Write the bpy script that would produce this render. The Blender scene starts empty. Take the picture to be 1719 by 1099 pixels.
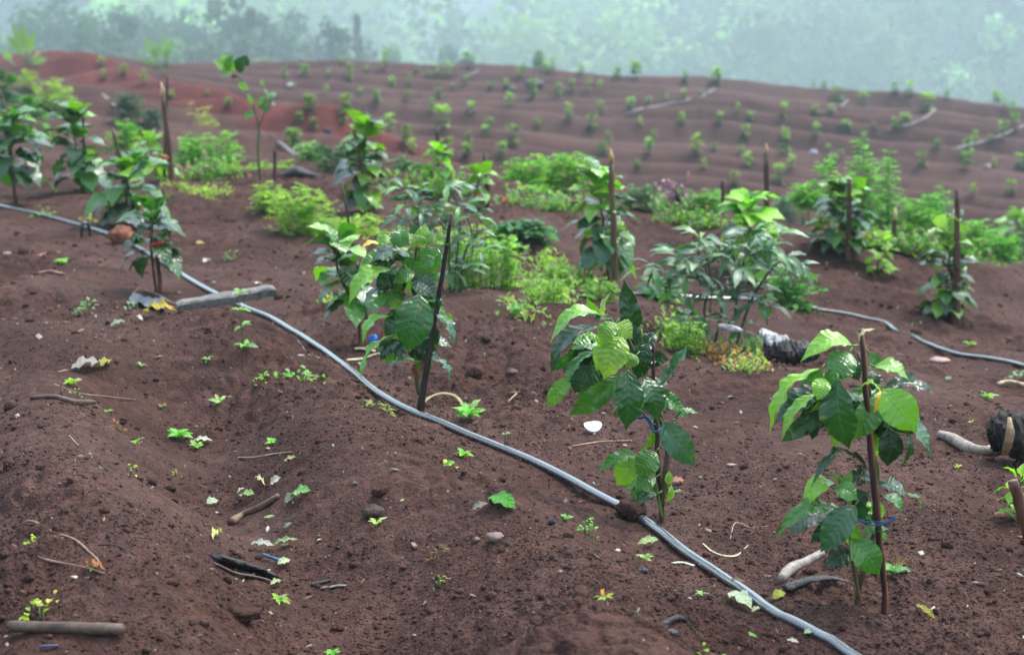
import bpy, math, random
import numpy as np
from mathutils import Vector

# ------------------------------------------------------------------ camera, light, exposure
scene = bpy.context.scene
COL = scene.collection
R = math.radians
CAMZ = 1.45
PITCH = math.atan(649.5 / 3000.0)          # the level horizon lies above the top of the picture
cam_d = bpy.data.cameras.new("camera")
cam_d.lens = 3000.0 / 1719.0 * 36.0
cam_d.sensor_width = 36.0
cam_d.clip_start = 0.05
cam_d.clip_end = 3000.0
cam_d.dof.use_dof = True
cam_d.dof.focus_distance = 4.3
cam_d.dof.aperture_fstop = 5.0
cam = bpy.data.objects.new("camera", cam_d)
COL.objects.link(cam)
cam.location = (0, 0, CAMZ)
cam.rotation_euler = (math.pi / 2 - PITCH, 0, 0)
scene.camera = cam

world = bpy.data.worlds.new("World")
scene.world = world
world.use_nodes = True
wn = world.node_tree
wn.nodes.clear()
w_out = wn.nodes.new("ShaderNodeOutputWorld")
w_bg = wn.nodes.new("ShaderNodeBackground")
w_sky = wn.nodes.new("ShaderNodeTexSky")
w_sky.sky_type = 'NISHITA'
w_sky.sun_disc = False
SUN_EL, SUN_AZ = R(60), R(48)
w_sky.sun_elevation = SUN_EL
w_sky.sun_rotation = SUN_AZ
w_sky.air_density = 1.0
w_sky.dust_density = 4.0
w_sky.ozone_density = 1.5
w_hs = wn.nodes.new("ShaderNodeHueSaturation")   # overcast: the cloud layer greys the blue
w_hs.inputs["Saturation"].default_value = 0.72
wn.links.new(w_sky.outputs[0], w_hs.inputs["Color"])
wn.links.new(w_hs.outputs[0], w_bg.inputs["Color"])
w_bg.inputs["Strength"].default_value = 0.15
wn.links.new(w_bg.outputs[0], w_out.inputs["Surface"])

sun_d = bpy.data.lights.new("sun", 'SUN')
sun_d.energy = 1.5
sun_d.angle = R(24)
sun_d.color = (1.0, 0.97, 0.92)
sun = bpy.data.objects.new("sun", sun_d)
COL.objects.link(sun)
# the light comes from SUN_AZ (clockwise from +Y) at SUN_EL
sdir = Vector((math.sin(SUN_AZ) * math.cos(SUN_EL), math.cos(SUN_AZ) * math.cos(SUN_EL), math.sin(SUN_EL)))
sun.rotation_euler = sdir.to_track_quat('Z', 'Y').to_euler()
sun.location = sdir * 30

scene.view_settings.view_transform = 'Standard'
scene.view_settings.look = 'None'
scene.view_settings.exposure = 1.84
scene.view_settings.gamma = 1.0
scene.view_settings.use_curve_mapping = False
scene.render.engine = 'CYCLES'
scene.cycles.use_denoising = True
scene.cycles.max_bounces = 7
scene.cycles.volume_bounces = 1
scene.cycles.transparent_max_bounces = 8

rng = np.random.default_rng(11)
random.seed(5)

# ------------------------------------------------------------------ noise and terrain
def _hash(ix, iy, seed):
    h = (ix.astype(np.int64) * 374761393 + iy.astype(np.int64) * 668265263 + seed * 974711) & 0x7fffffff
    h = ((h ^ (h >> 13)) * 1274126177) & 0x7fffffff
    return ((h ^ (h >> 16)) & 0xffff) / 65535.0

def vnoise(x, y, seed=0):
    ix, iy = np.floor(x), np.floor(y)
    fx, fy = x - ix, y - iy
    fx = fx * fx * fx * (fx * (fx * 6 - 15) + 10)
    fy = fy * fy * fy * (fy * (fy * 6 - 15) + 10)
    a, b = _hash(ix, iy, seed), _hash(ix + 1, iy, seed)
    c, d = _hash(ix, iy + 1, seed), _hash(ix + 1, iy + 1, seed)
    return (a + (b - a) * fx) * (1 - fy) + (c + (d - c) * fx) * fy - 0.5

def rot(x, y, a):
    return x * math.cos(a) - y * math.sin(a), x * math.sin(a) + y * math.cos(a)

def sstep(a, b, x):
    t = np.clip((x - a) / (b - a), 0, 1)
    return t * t * (3 - 2 * t)

sP, cP = math.sin(PITCH), math.cos(PITCH)
def ray(px, py):
    a, b = px - 859.5, -(py - 549.5)
    return np.array((a, 3000 * cP + b * sP, -3000 * sP + b * cP)) / 3000.0

def at_y(px, py, y):
    d = ray(px, py)
    return np.array((0, 0, CAMZ)) + d * (y / d[1])

# height of the far land below the camera, by bearing (px at mid picture) and distance
FY = np.array([0, 13, 20, 30, 45, 60, 78, 84, 110, 220, 400, 700, 1100, 1700])
FPX = np.array([-2500, -300, 100, 500, 760, 1100, 1500, 1750, 2100, 4500])
FZ = np.array([
    #   13     20     30     45     60     78     84    110   220  400  700  1100 1700
    [0, -1.67, -2.25, -2.95, -3.75, -4.35, -5.30, -5.7, -12, -26, -34, -10, 60, 190],
    [0, -1.67, -2.25, -2.95, -3.75, -4.35, -5.30, -5.7, -12, -26, -34, -10, 60, 190],
    [0, -1.69, -2.3, -3.0, -3.85, -4.45, -5.35, -5.8, -12, -26, -34, -22, 30, 170],
    [0, -1.75, -2.5, -3.5, -4.55, -5.15, -5.45, -5.9, -12, -26, -36, -40, -5, 150],
    [0, -1.9, -2.9, -4.1, -5.2, -5.6, -5.50, -6.0, -12, -28, -44, -62, -48, 120],
    [0, -2.2, -3.6, -5.0, -5.8, -5.95, -5.95, -6.5, -13, -28, -42, -34, 20, 150],
    [0, -2.5, -4.2, -5.6, -6.25, -6.5, -6.80, -7.4, -14, -30, -42, -8, 70, 190],
    [0, -2.6, -4.4, -5.7, -6.45, -6.9, -7.35, -8.0, -15, -31, -40, 4, 90, 200],
    [0, -2.6, -4.4, -5.7, -6.5, -7.1, -7.8, -8.6, -16, -32, -40, 10, 100, 210],
    [0, -2.6, -4.4, -5.7, -6.5, -7.1, -7.8, -8.6, -16, -32, -40, 10, 100, 210]])

def _fmono(x, xs, cols):
    """smooth-step interpolation of the columns of cols (n, k) over the knots xs"""
    i = np.clip(np.searchsorted(xs, x, side='right') - 1, 0, len(xs) - 2)
    t = (x - xs[i]) / (xs[i + 1] - xs[i])
    return i, np.clip(t, 0, 1)

def far_z(x, y):
    rr = np.maximum(y, np.hypot(x, y) * 0.6)
    px = 859.5 + 3000 * x / np.maximum(rr, 0.5)
    i, t = _fmono(px, FPX, None)
    t = t * t * (3 - 2 * t)
    j, u = _fmono(rr, FY, None)
    z = (FZ[i, j] * (1 - t) + FZ[i + 1, j] * t) * (1 - u) + (FZ[i, j + 1] * (1 - t) + FZ[i + 1, j + 1] * t) * u
    return z + CAMZ

def base_z(x, y):
    z = 0.05 - 0.035 * np.clip(y - 5, -6, 30) - 0.165 * np.clip(x, 0, 3.5) * sstep(5, 8.5, y)
    return z

def _flat(px, py):
    """where a pixel's ray meets the plain near plane"""
    d = ray(px, py)
    y = 5.0
    for _ in range(40):
        p = np.array((0, 0, CAMZ)) + d * (y / d[1])
        zz = float(base_z(np.array(p[0]), np.array(y)))
        y = 0.5 * y + 0.5 * ((zz - CAMZ) / d[2] * d[1])
    p = np.array((0, 0, CAMZ)) + d * (y / d[1])
    return p[:2]

# berms (+) and furrows (-) of the near field: polyline in the picture, half width (m), height (m)
BERMS = [
    ([(430, 600), (560, 740), (690, 880), (820, 1010), (960, 1200)], .40, .155),
    ([(330, 700), (400, 800), (440, 900), (540, 1020), (600, 1130)], .25, -.175),
    ([(-60, 600), (120, 690), (210, 830), (250, 960), (270, 1120)], .30, .145),
    ([(60, 470), (200, 545), (330, 640)], .45, .05),
    ([(-30, 600), (30, 640), (60, 690)], .10, -.08),
    ([(1130, 690), (1240, 655), (1360, 650), (1500, 690), (1760, 740)], .40, .05),
    ([(1180, 610), (1330, 560), (1500, 575), (1740, 640)], .30, -.06),
    ([(1380, 440), (1520, 455), (1740, 500)], .55, .15),
    ([(1100, 470), (1300, 500), (1500, 540), (1740, 570)], .4, -.05),
    ([(820, 335), (880, 345), (960, 360), (1120, 375), (1300, 410)], .55, .10),
    ([(280, 300), (430, 300), (560, 315), (640, 330)], .6, .09),
    ([(560, 400), (700, 440), (860, 480)], .5, -.03),
    ([(1000, 560), (900, 520), (820, 500)], .35, .04),
    
    ([(1180, 760), (1300, 780), (1400, 830)], .35, .05),
    ([(-40, 338), (60, 358), (200, 400), (330, 477), (430, 526), (560, 602), (700, 698), (850, 759), (960, 810), (1060, 862), (1180, 950), (1300, 1040), (1420, 1096), (1560, 1180)], .13, .035),
]
_HOSE = np.array([_flat(*p) for p in BERMS[-1][0]])
BERMS = BERMS[:-1]
_B = []
for pl, wd, hh in BERMS:
    q = np.array([_flat(*p) for p in pl])
    _B.append((q, wd, hh))

def seg_dist(x, y, q):
    best = np.full(np.shape(x), 1e9)
    for a, b in zip(q[:-1], q[1:]):
        dx, dy = b - a
        t = np.clip(((x - a[0]) * dx + (y - a[1]) * dy) / (dx * dx + dy * dy), 0, 1)
        best = np.minimum(best, np.hypot(x - a[0] - t * dx, y - a[1] - t * dy))
    return best

RED_LINE = np.array([(at_y(60, 112, 62)[0], 62), (at_y(250, 150, 46)[0], 46), (at_y(450, 205, 36)[0], 36), (at_y(720, 272, 31)[0], 31)])

def terrain(x, y, fine=True):
    x = np.asarray(x, float); y = np.asarray(y, float)
    r = np.hypot(x, y)
    zn = base_z(x, y)
    near = r < 22
    add = np.zeros_like(x)
    xn, yn = x[near], y[near]
    if xn.size:
        wx = xn + vnoise(xn * 1.6, yn * 1.6, 91) * .25
        wy = yn + vnoise(xn * 1.6, yn * 1.6, 92) * .25
        an = np.zeros_like(xn)
        for q, wd, hh in _B:
            d = seg_dist(wx, wy, q) / wd
            an += hh * np.exp(-d * d)
        an += .06 * vnoise(xn * .9, yn * .9, 3) + .05 * vnoise(xn * 2.3, yn * 2.3, 4)
        dh = seg_dist(xn, yn, _HOSE)
        an *= 1 - .85 * np.exp(-(dh / .26) ** 2)
        add[near] = an
    zn = zn + add
    # knoll edge, then the land drops into the valley
    yc = 12.6 - .35 * np.clip(x, -4, 4) + .5 * vnoise(x * .5, x * 0 + 3, 8)
    w = sstep(0, 7, y - yc)
    zf = far_z(x, y)
    m = r > 10
    rowamp = sstep(22, 32, r) * (1 - sstep(78, 84, r)) * .36 * (.55 + .9 * np.clip(vnoise(x * .11, y * .2, 15) + .5, 0, 1))
    cx, cy = x - 6, y - 20
    ph = np.hypot(cx * .55, cy) / 4.3 + .75 * vnoise(x * .09, y * .09, 5) + .16 * vnoise(x * .4, y * .4, 14) + np.clip(x - 6, 0, 99) ** 1.6 * .006
    band = np.sin(2 * np.pi * ph)
    zf = zf + rowamp * (np.sin(2 * np.pi * ph + .7 * band) + .2 * np.abs(band)) + sstep(14, 26, r) * (1 - sstep(84, 110, r)) * (.22 * vnoise(x * .16, y * .16, 6) + .06 * vnoise(x * .6, y * .6, 7))
    red = np.exp(-(seg_dist(x, y, RED_LINE) / 1.1) ** 2) * m
    zf = zf + .40 * red
    zf = zf + sstep(150, 420, r) * (16 * vnoise(x * .007, y * .007, 21))
    z = np.where(m, zn * (1 - w) + zf * w, zn)
    if fine:
        k = np.clip(r / 4.0, .6, 8)
        f = np.zeros_like(z)
        for wl, amp, sd in ((1.9, .055, 29), (.8, .045, 30), (.33, .034, 31), (.15, .024, 32), (.07, .018, 33), (.033, .0115, 34), (.016, .0066, 35)):
            vis = (1 - sstep(wl * 130, wl * 420, r)) * (sstep(14, 30, r) * (1 - sstep(90, 130, r)) if wl > .5 else 1.0)
            mk = vis > 0.01
            if mk.any():
                xx, yy = rot(x[mk], y[mk], sd)
                n = vnoise(xx / wl, yy / wl, sd)
                if wl < .1:
                    n = np.abs(n) * 1.7 - .35
                rough = .45 + 1.1 * sstep(-.1, .25, vnoise(x[mk] * 1.7, y[mk] * 1.7, 61) + .3 * vnoise(x[mk] * 6, y[mk] * 6, 62))
                f[mk] += amp * n * vis[mk] * rough * (1.15 if wl > .1 else 1.0)
        nr_ = r < 14
        if nr_.any():
            f[nr_] *= 1 - .75 * np.exp(-(seg_dist(x[nr_], y[nr_], _HOSE) / .12) ** 2)
        z = z + f
    return z

def Z(x, y):
    return float(terrain(np.array([x]), np.array([y]))[0])

def at(px, py, ymin=2.5):
    """the point of the ground that a sight line meets"""
    d = ray(px, py)
    ys = np.exp(np.linspace(math.log(ymin), math.log(600), 2600))
    P = d[None, :] * (ys / d[1])[:, None]
    z = P[:, 2] + CAMZ - terrain(P[:, 0], ys, fine=False)
    k = np.argmax(z < 0) if (z < 0).any() else len(ys) - 1
    k = max(k, 1)
    t = z[k - 1] / (z[k - 1] - z[k] + 1e-12)
    y = ys[k - 1] + (ys[k] - ys[k - 1]) * min(max(t, 0), 1)
    p = d * (y / d[1])
    return np.array((p[0], y, Z(p[0], y)))

def scale_at(y):
    return y / (3000 * cP)

# ------------------------------------------------------------------ meshes
class MB:
    def __init__(s):
        s.v, s.f, s.uv, s.t, s.n = [], [], [], [], 0
    def add(s, v, f, uv=None, tint=(1, 1, 1)):
        v = np.asarray(v, float)
        s.v.append(v)
        s.f += [tuple(int(i) + s.n for i in q) for q in f]
        s.uv.append(np.zeros((len(v), 2)) if uv is None else np.asarray(uv, float))
        tt = np.asarray(tint, float)
        s.t.append(np.broadcast_to(tt, (len(v), 3)).copy())
        s.n += len(v)
    def build(s, name, mat, parent=None, loc=None, smooth=True):
        me = bpy.data.meshes.new(name)
        v = np.concatenate(s.v)
        off = np.zeros(3)
        if loc is not None:
            off = np.asarray(loc, float)
            v = v - off
        elif parent is not None:
            v = v - np.array(parent.location)
        me.from_pydata(v.tolist(), [], s.f)
        li = np.zeros(len(me.loops), dtype=np.int32)
        me.loops.foreach_get("vertex_index", li)
        uvl = me.uv_layers.new(name="uv")
        uvl.data.foreach_set("uv", np.concatenate(s.uv)[li].astype(np.float32).ravel())
        ca = me.color_attributes.new("tint", 'FLOAT_COLOR', 'POINT')
        t = np.concatenate(s.t)
        ca.data.foreach_set("color", np.concatenate([t, np.ones((len(t), 1))], 1).astype(np.float32).ravel())
        if smooth:
            me.polygons.foreach_set("use_smooth", np.ones(len(me.polygons), dtype=bool))
        me.materials.append(mat)
        me.update()
        o = bpy.data.objects.new(name, me)
        COL.objects.link(o)
        if parent is not None:
            o.parent = parent
        elif loc is not None:
            o.location = off
        return o

def tag(o, label=None, cat=None, group=None, kind=None):
    if label: o["label"] = label
    if cat: o["category"] = cat
    if group: o["group"] = group
    if kind: o["kind"] = kind
    return o

def empty(name, p, label, cat, group=None):
    o = bpy.data.objects.new(name, None)
    o.empty_display_size = .1
    COL.objects.link(o)
    o.location = [float(c) for c in p]
    return tag(o, label, cat, group)

def nrm(v):
    v = np.asarray(v, float)
    return v / (np.linalg.norm(v) + 1e-12)

def spline(pts, n=6):
    P = np.asarray(pts, float)
    if len(P) < 3:
        return np.array([P[0] + (P[-1] - P[0]) * t for t in np.linspace(0, 1, n + 1)])
    Q = np.vstack([2 * P[0] - P[1], P, 2 * P[-1] - P[-2]])
    out = []
    for i in range(1, len(Q) - 2):
        a, b, c, d = Q[i - 1], Q[i], Q[i + 1], Q[i + 2]
        for t in np.linspace(0, 1, n, endpoint=False):
            out.append(.5 * ((2 * b) + (c - a) * t + (2 * a - 5 * b + 4 * c - d) * t * t + (3 * b - a - 3 * c + d) * t ** 3))
    out.append(P[-1])
    return np.array(out)

def tube(mb, pts, rad, seg=8, tint=(1, 1, 1), n=0, lump=0.0, cap=True, flat=1.0, seed=0, side=None):
    P = spline(pts, n) if n else np.asarray(pts, float)
    m = len(P)
    rad = np.asarray(rad, float)
    r = np.interp(np.linspace(0, 1, m), np.linspace(0, 1, max(len(np.atleast_1d(rad)), 2)), np.atleast_1d(rad) if np.size(rad) > 1 else [float(rad)] * 2)
    T = np.gradient(P, axis=0)
    T /= np.linalg.norm(T, axis=1)[:, None] + 1e-12
    up = np.array((0, 0, 1.0)) if abs(T[0][2]) < .9 else np.array((0, 1.0, 0))
    vs, uv = [], []
    rs = np.random.default_rng(seed + m)
    N = nrm(up - T[0] * up.dot(T[0]))
    if lump:
        ii, kk = np.meshgrid(np.arange(m), np.arange(seg) * 2 * math.pi / seg, indexing='ij')
        LN = 2.2 * vnoise(np.cos(kk) * 1.1 + ii * .42 + seed * .7, np.sin(kk) * 1.1 + seed * 1.3 + ii * .13, seed) + 1.0 * vnoise(np.cos(kk) * 2.6 + ii * .9, np.sin(kk) * 2.6 + seed * 2.1, seed + 1)
    for i in range(m):
        N = nrm(N - T[i] * N.dot(T[i]))
        B = np.cross(T[i], N)
        for k in range(seg):
            a = 2 * math.pi * k / seg
            q = r[i] * (1 + lump * (.4 * rs.uniform(-1, 1) + (LN[i, k] if lump else 0)))
            vs.append(P[i] + N * math.cos(a) * q * flat + B * math.sin(a) * q)
            uv.append((i / (m - 1), k / seg))
    f = []
    for i in range(m - 1):
        for k in range(seg):
            a, b = i * seg + k, i * seg + (k + 1) % seg
            f.append((a, b, b + seg, a + seg))
    if cap:
        f.append(tuple(range(seg))[::-1])
        f.append(tuple((m - 1) * seg + k for k in range(seg)))
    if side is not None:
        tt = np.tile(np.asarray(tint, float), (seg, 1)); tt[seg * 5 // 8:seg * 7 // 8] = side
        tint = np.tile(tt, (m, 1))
    mb.add(vs, f, uv, tint)

def leaf(mb, p0, p1, w, nh, tint, arch=.12, fold=.22, wave=.05, nt=14, ns=6, seed=0, quilt=0.0, twist=0.0, curl=0.0, blunt=.88, lobes=3.0):
    p0 = np.asarray(p0, float); p1 = np.asarray(p1, float)
    L = np.linalg.norm(p1 - p0)
    T = (p1 - p0) / (L + 1e-9)
    nh = np.asarray(nh, float)
    N = nh - T * nh.dot(T)
    if np.linalg.norm(N) < 1e-3:
        N = np.cross(T, (1, 0, 0))
    N = nrm(N)
    S = np.cross(T, N)
    rs = np.random.default_rng(seed)
    t = np.linspace(0, 1, nt + 1)
    prof = np.sin(np.pi * np.clip(t, 0, 1) ** blunt) ** .82
    prof *= 1 - .55 * np.clip((t - .82) / .18, 0, 1) ** .7
    prof[0] = .05; prof[-1] = .015
    hw = w / 2 * prof
    s = np.linspace(-1, 1, ns + 1)
    c = p0[None] + T[None] * (L * t)[:, None] + N[None] * (arch * L * (np.sin(np.pi * t ** .9) - curl * t ** 3))[:, None]
    tw = twist * (t - .4)
    ct, st_ = np.cos(tw)[:, None], np.sin(tw)[:, None]
    Sx = S[None] * ct + N[None] * st_
    Nx = N[None] * ct - S[None] * st_
    fo = fold * (1 - .3 * t)
    ph1, ph2 = rs.uniform(0, 6.28, 2)
    V = np.zeros((nt + 1, ns + 1, 3)); UV = np.zeros((nt + 1, ns + 1, 2))
    a = np.abs(s)
    for j, sj in enumerate(s):
        ph = ph1 if sj < 0 else ph2
        wv = wave * L * (prof * abs(sj) ** 2.2) * (np.sin(2 * np.pi * lobes * t + ph) + .5 * np.sin(2 * np.pi * lobes * 2.3 * t + 2 * ph))
        h = abs(sj) * hw * np.sin(fo) + wv
        if quilt:
            phs = 9 * (t - .13 * abs(sj))
            h = h + quilt * (np.abs(np.sin(np.pi * phs)) ** .7 - .5) * prof * math.sin(math.pi * min(1, abs(sj) * 1.05 + .02))
        if sj:
            h = h - 0.25 * hw * abs(sj) ** 2 * np.sin(fo)
        V[:, j] = c + Sx * (hw * sj * np.cos(fo))[:, None] + Nx * h[:, None]
        UV[:, j, 0] = t; UV[:, j, 1] = .5 + .5 * sj
    f = []
    for i in range(nt):
        for j in range(ns):
            q = i * (ns + 1) + j
            f.append((q, q + ns + 1, q + ns + 2, q + 1))
    mb.add(V.reshape(-1, 3), f, UV.reshape(-1, 2), tint)

# ------------------------------------------------------------------ materials
class NT:
    def __init__(s, name):
        s.m = bpy.data.materials.new(name)
        s.m.use_nodes = True
        s.t = s.m.node_tree
        s.t.nodes.clear()
        s.out = s.t.nodes.new("ShaderNodeOutputMaterial")
    def n(s, typ, **kw):
        x = s.t.nodes.new(typ)
        for k, v in kw.items():
            if k.startswith("i_"):
                x.inputs[k[2:].replace("_", " ")].default_value = v
            else:
                setattr(x, k, v)
        return x
    def l(s, a, b):
        s.t.links.new(a, b)
    def math(s, op, a, b=None, c=None):
        x = s.n("ShaderNodeMath", operation=op)
        for i, q in enumerate((a, b, c)):
            if q is None: continue
            if isinstance(q, (int, float)): x.inputs[i].default_value = q
            else: s.l(q, x.inputs[i])
        return x.outputs[0]
    def mix(s, fac, a, b, mode='MIX'):
        x = s.n("ShaderNodeMix", data_type='RGBA', blend_type=mode)
        for i, q in ((0, fac), (6, a), (7, b)):
            if isinstance(q, (int, float)): x.inputs[i].default_value = q
            elif isinstance(q, tuple): x.inputs[i].default_value = (*q, 1)
            else: s.l(q, x.inputs[i])
        return x.outputs[2]
    def noise(s, scale, detail=4, rough=.6, vec=None, out=0):
        x = s.n("ShaderNodeTexNoise")
        x.inputs["Scale"].default_value = scale
        x.inputs["Detail"].default_value = detail
        x.inputs["Roughness"].default_value = rough
        if vec is not None: s.l(vec, x.inputs["Vector"])
        return x.outputs[out]
    def ramp(s, fac, stops):
        x = s.n("ShaderNodeValToRGB")
        e = x.color_ramp.elements
        e[0].position, e[0].color = stops[0][0], (*stops[0][1], 1)
        e[1].position, e[1].color = stops[-1][0], (*stops[-1][1], 1)
        for p, c in stops[1:-1]:
            q = e.new(p); q.color = (*c, 1)
        s.l(fac, x.inputs[0])
        return x.outputs[0]
    def bump(s, h, strength, dist, prev=None):
        x = s.n("ShaderNodeBump")
        x.inputs["Strength"].default_value = strength
        x.inputs["Distance"].default_value = dist
        s.l(h, x.inputs["Height"])
        if prev is not None: s.l(prev, x.inputs["Normal"])
        return x.outputs[0]
    def geo(s):
        return s.n("ShaderNodeNewGeometry").outputs["Position"]
    def obj(s):
        return s.n("ShaderNodeTexCoord").outputs["Object"]
    def pri(s, col, rough=.6, spec=.5, bump=None, metal=0.0, coat=0.0):
        p = s.n("ShaderNodeBsdfPrincipled")
        if isinstance(col, tuple): p.inputs["Base Color"].default_value = (*col, 1)
        else: s.l(col, p.inputs["Base Color"])
        if isinstance(rough, (int, float)): p.inputs["Roughness"].default_value = rough
        else: s.l(rough, p.inputs["Roughness"])
        p.inputs["Specular IOR Level"].default_value = spec
        p.inputs["Metallic"].default_value = metal
        p.inputs["Coat Weight"].default_value = coat
        p.inputs["Coat Roughness"].default_value = .12
        if bump is not None:
            s.l(bump, p.inputs["Normal"])
        return p
    def done(s, sh):
        s.l(sh.outputs[0], s.out.inputs["Surface"])
        return s.m

def mat_soil():
    k = NT("soil")
    P = k.geo()
    n1 = k.noise(1.1, 5, .6, P)
    n2 = k.noise(26, 4, .65, P)
    n3 = k.noise(150, 3, .7, P)
    c = k.ramp(n2, [(.28, (.0115, .0062, .0051)), (.5, (.036, .0192, .0156)), (.76, (.094, .056, .046))])
    c = k.mix(k.math('MULTIPLY', n3, .55), c, (.125, .074, .064))
    c = k.mix(k.ramp(n1, [(.42, (0, 0, 0)), (.60, (.8, .8, .8))]), c, k.mix(1.0, c, (.60, .54, .52), 'MULTIPLY'))
    n4 = k.noise(5.5, 4, .6, P)
    c = k.mix(k.ramp(n4, [(.45, (0, 0, 0)), (.66, (.7, .7, .7))]), c, k.mix(1.0, c, (1.4, 1.3, 1.24), 'MULTIPLY'))
    # pale grit
    v = k.n("ShaderNodeTexVoronoi"); v.inputs["Scale"].default_value = 75
    k.l(P, v.inputs["Vector"])
    rnd = k.n("ShaderNodeSeparateColor"); k.l(v.outputs["Color"], rnd.inputs[0])
    grit = k.math('MULTIPLY', k.math('LESS_THAN', v.outputs["Distance"], .17), k.math('GREATER_THAN', rnd.outputs[0], .93))
    c = k.mix(k.math('MULTIPLY', grit, .8), c, (.26, .19, .165))
    dark = k.math('MULTIPLY', k.math('LESS_THAN', v.outputs["Distance"], .3), k.math('LESS_THAN', rnd.outputs[1], .07))
    c = k.mix(k.math('MULTIPLY', dark, .7), c, (.018, .011, .010))
    at_ = k.n("ShaderNodeAttribute", attribute_name="tint")
    sp = k.n("ShaderNodeSeparateColor"); k.l(at_.outputs["Color"], sp.inputs[0])
    c = k.mix(sp.outputs[0], c, k.mix(1.0, c, (1.7, .68, .72), 'MULTIPLY'))
    c = k.mix(sp.outputs[2], c, k.mix(.5, c, (.078, .046, .040)))
    green = k.ramp(k.noise(.12, 5, .65, P), [(.3, (.02, .05, .018)), (.55, (.05, .11, .03)), (.75, (.10, .17, .05))])
    c = k.mix(sp.outputs[1], c, green)
    vb = k.n("ShaderNodeTexVoronoi"); vb.inputs["Scale"].default_value = 110
    k.l(P, vb.inputs["Vector"])
    b = k.bump(n2, .65, .014)
    b = k.bump(k.math('SUBTRACT', 1.0, vb.outputs["Distance"]), .55, .006, b)
    b = k.bump(n3, .7, .005, b)
    ro = k.ramp(n2, [(.3, (.65, .65, .65)), (.7, (.9, .9, .9))])
    return k.done(k.pri(c, ro, .04, b))

def mat_leaf(name, rough, spec, coat, trans, veins=9.0, bumps=.5, vein_col=.35, spots=0.0, mottle=0.0, wob=0.0):
    k = NT(name)
    at_ = k.n("ShaderNodeAttribute", attribute_name="tint")
    uv = k.n("ShaderNodeUVMap", uv_map="uv")
    sx = k.n("ShaderNodeSeparateXYZ"); k.l(uv.outputs[0], sx.inputs[0])
    t = sx.outputs[0]
    s = k.math('ABSOLUTE', k.math('MULTIPLY', k.math('SUBTRACT', sx.outputs[1], .5), 2.0))
    ph = k.math('MULTIPLY', k.math('SUBTRACT', t, k.math('MULTIPLY', s, .13)), veins)
    fr = k.math('FRACT', ph)
    dome = k.math('SINE', k.math('MULTIPLY', fr, math.pi))
    lat = k.math('SUBTRACT', 1.0, k.math('SMOOTH_MIN', k.math('MULTIPLY', dome, 4.0), 1.0, .1))
    lat = k.math('MAXIMUM', lat, 0.0)
    mid = k.math('MAXIMUM', k.math('SUBTRACT', 1.0, k.math('MULTIPLY', s, 16.0)), 0.0)
    vm = k.math('MINIMUM', k.math('ADD', k.math('MULTIPLY', lat, .55), mid), 1.0)
    P = k.obj()
    nz = k.noise(14, 4, .6, P)
    nf = k.noise(70, 3, .6, P)
    base = at_.outputs["Color"]
    c = k.mix(k.ramp(nz, [(.35, (0, 0, 0)), (.7, (1, 1, 1))]), base, k.mix(1.0, base, (1.35, 1.18, 1.0), 'MULTIPLY'))
    c = k.mix(k.math('MULTIPLY', vm, vein_col), c, k.mix(.55, base, (.34, .46, .16)))
    if spots:
        sp = k.ramp(k.noise(42, 2, .5, P), [(.66, (0, 0, 0)), (.72, (spots,) * 3)])
        c = k.mix(sp, c, (.30, .22, .04))
    if mottle:
        c = k.mix(k.ramp(k.noise(22, 4, .65, P), [(.42, (0, 0, 0)), (.62, (mottle,) * 3)]), c, (.07, .24, .02))
    h = k.math('ADD', dome, k.math('MULTIPLY', nf, .6))
    h = k.math('SUBTRACT', h, k.math('MULTIPLY', mid, .8))
    b = k.bump(h, bumps, .004)
    b = k.bump(nf, .25, .003, b)
    if wob: b = k.bump(k.noise(34, 2, .5, P), wob, .012, b)
    ro = k.ramp(nz, [(.3, (rough * .8,) * 3), (.75, (min(1, rough * 1.35),) * 3)])
    p = k.pri(c, ro, spec, b, coat=coat)
    tr = k.n("ShaderNodeBsdfTranslucent")
    k.l(k.mix(1.0, c, (1.7, 2.0, .6), 'MULTIPLY'), tr.inputs[0])
    k.l(b, tr.inputs[1])
    mx = k.n("ShaderNodeMixShader"); mx.inputs[0].default_value = trans
    k.l(p.outputs[0], mx.inputs[1]); k.l(tr.outputs[0], mx.inputs[2])
    return k.done(mx)

def mat_tint(name, rough=.6, spec=.4, scale=40, amp=.5, bump=.4, stretch=(1, 1, 1), coat=0.0, dist=.004):
    k = NT(name)
    at_ = k.n("ShaderNodeAttribute", attribute_name="tint")
    mp = k.n("ShaderNodeMapping"); mp.inputs["Scale"].default_value = stretch
    k.l(k.obj(), mp.inputs[0])
    n = k.noise(scale, 5, .65, mp.outputs[0])
    n2 = k.noise(scale * .2, 3, .6, mp.outputs[0])
    lo, hi = 1 - amp, 1 + amp
    c = k.mix(1.0, at_.outputs["Color"], k.ramp(n, [(.3, (lo,) * 3), (.7, (hi,) * 3)]), 'MULTIPLY')
    c = k.mix(1.0, c, k.ramp(n2, [(.35, (1 - amp * .6,) * 3), (.65, (1 + amp * .4,) * 3)]), 'MULTIPLY')
    ro = k.ramp(n, [(.3, (rough * .75,) * 3), (.7, (min(1, rough * 1.2),) * 3)])
    return k.done(k.pri(c, ro, spec, k.bump(n, bump, dist), coat=coat))

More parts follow.
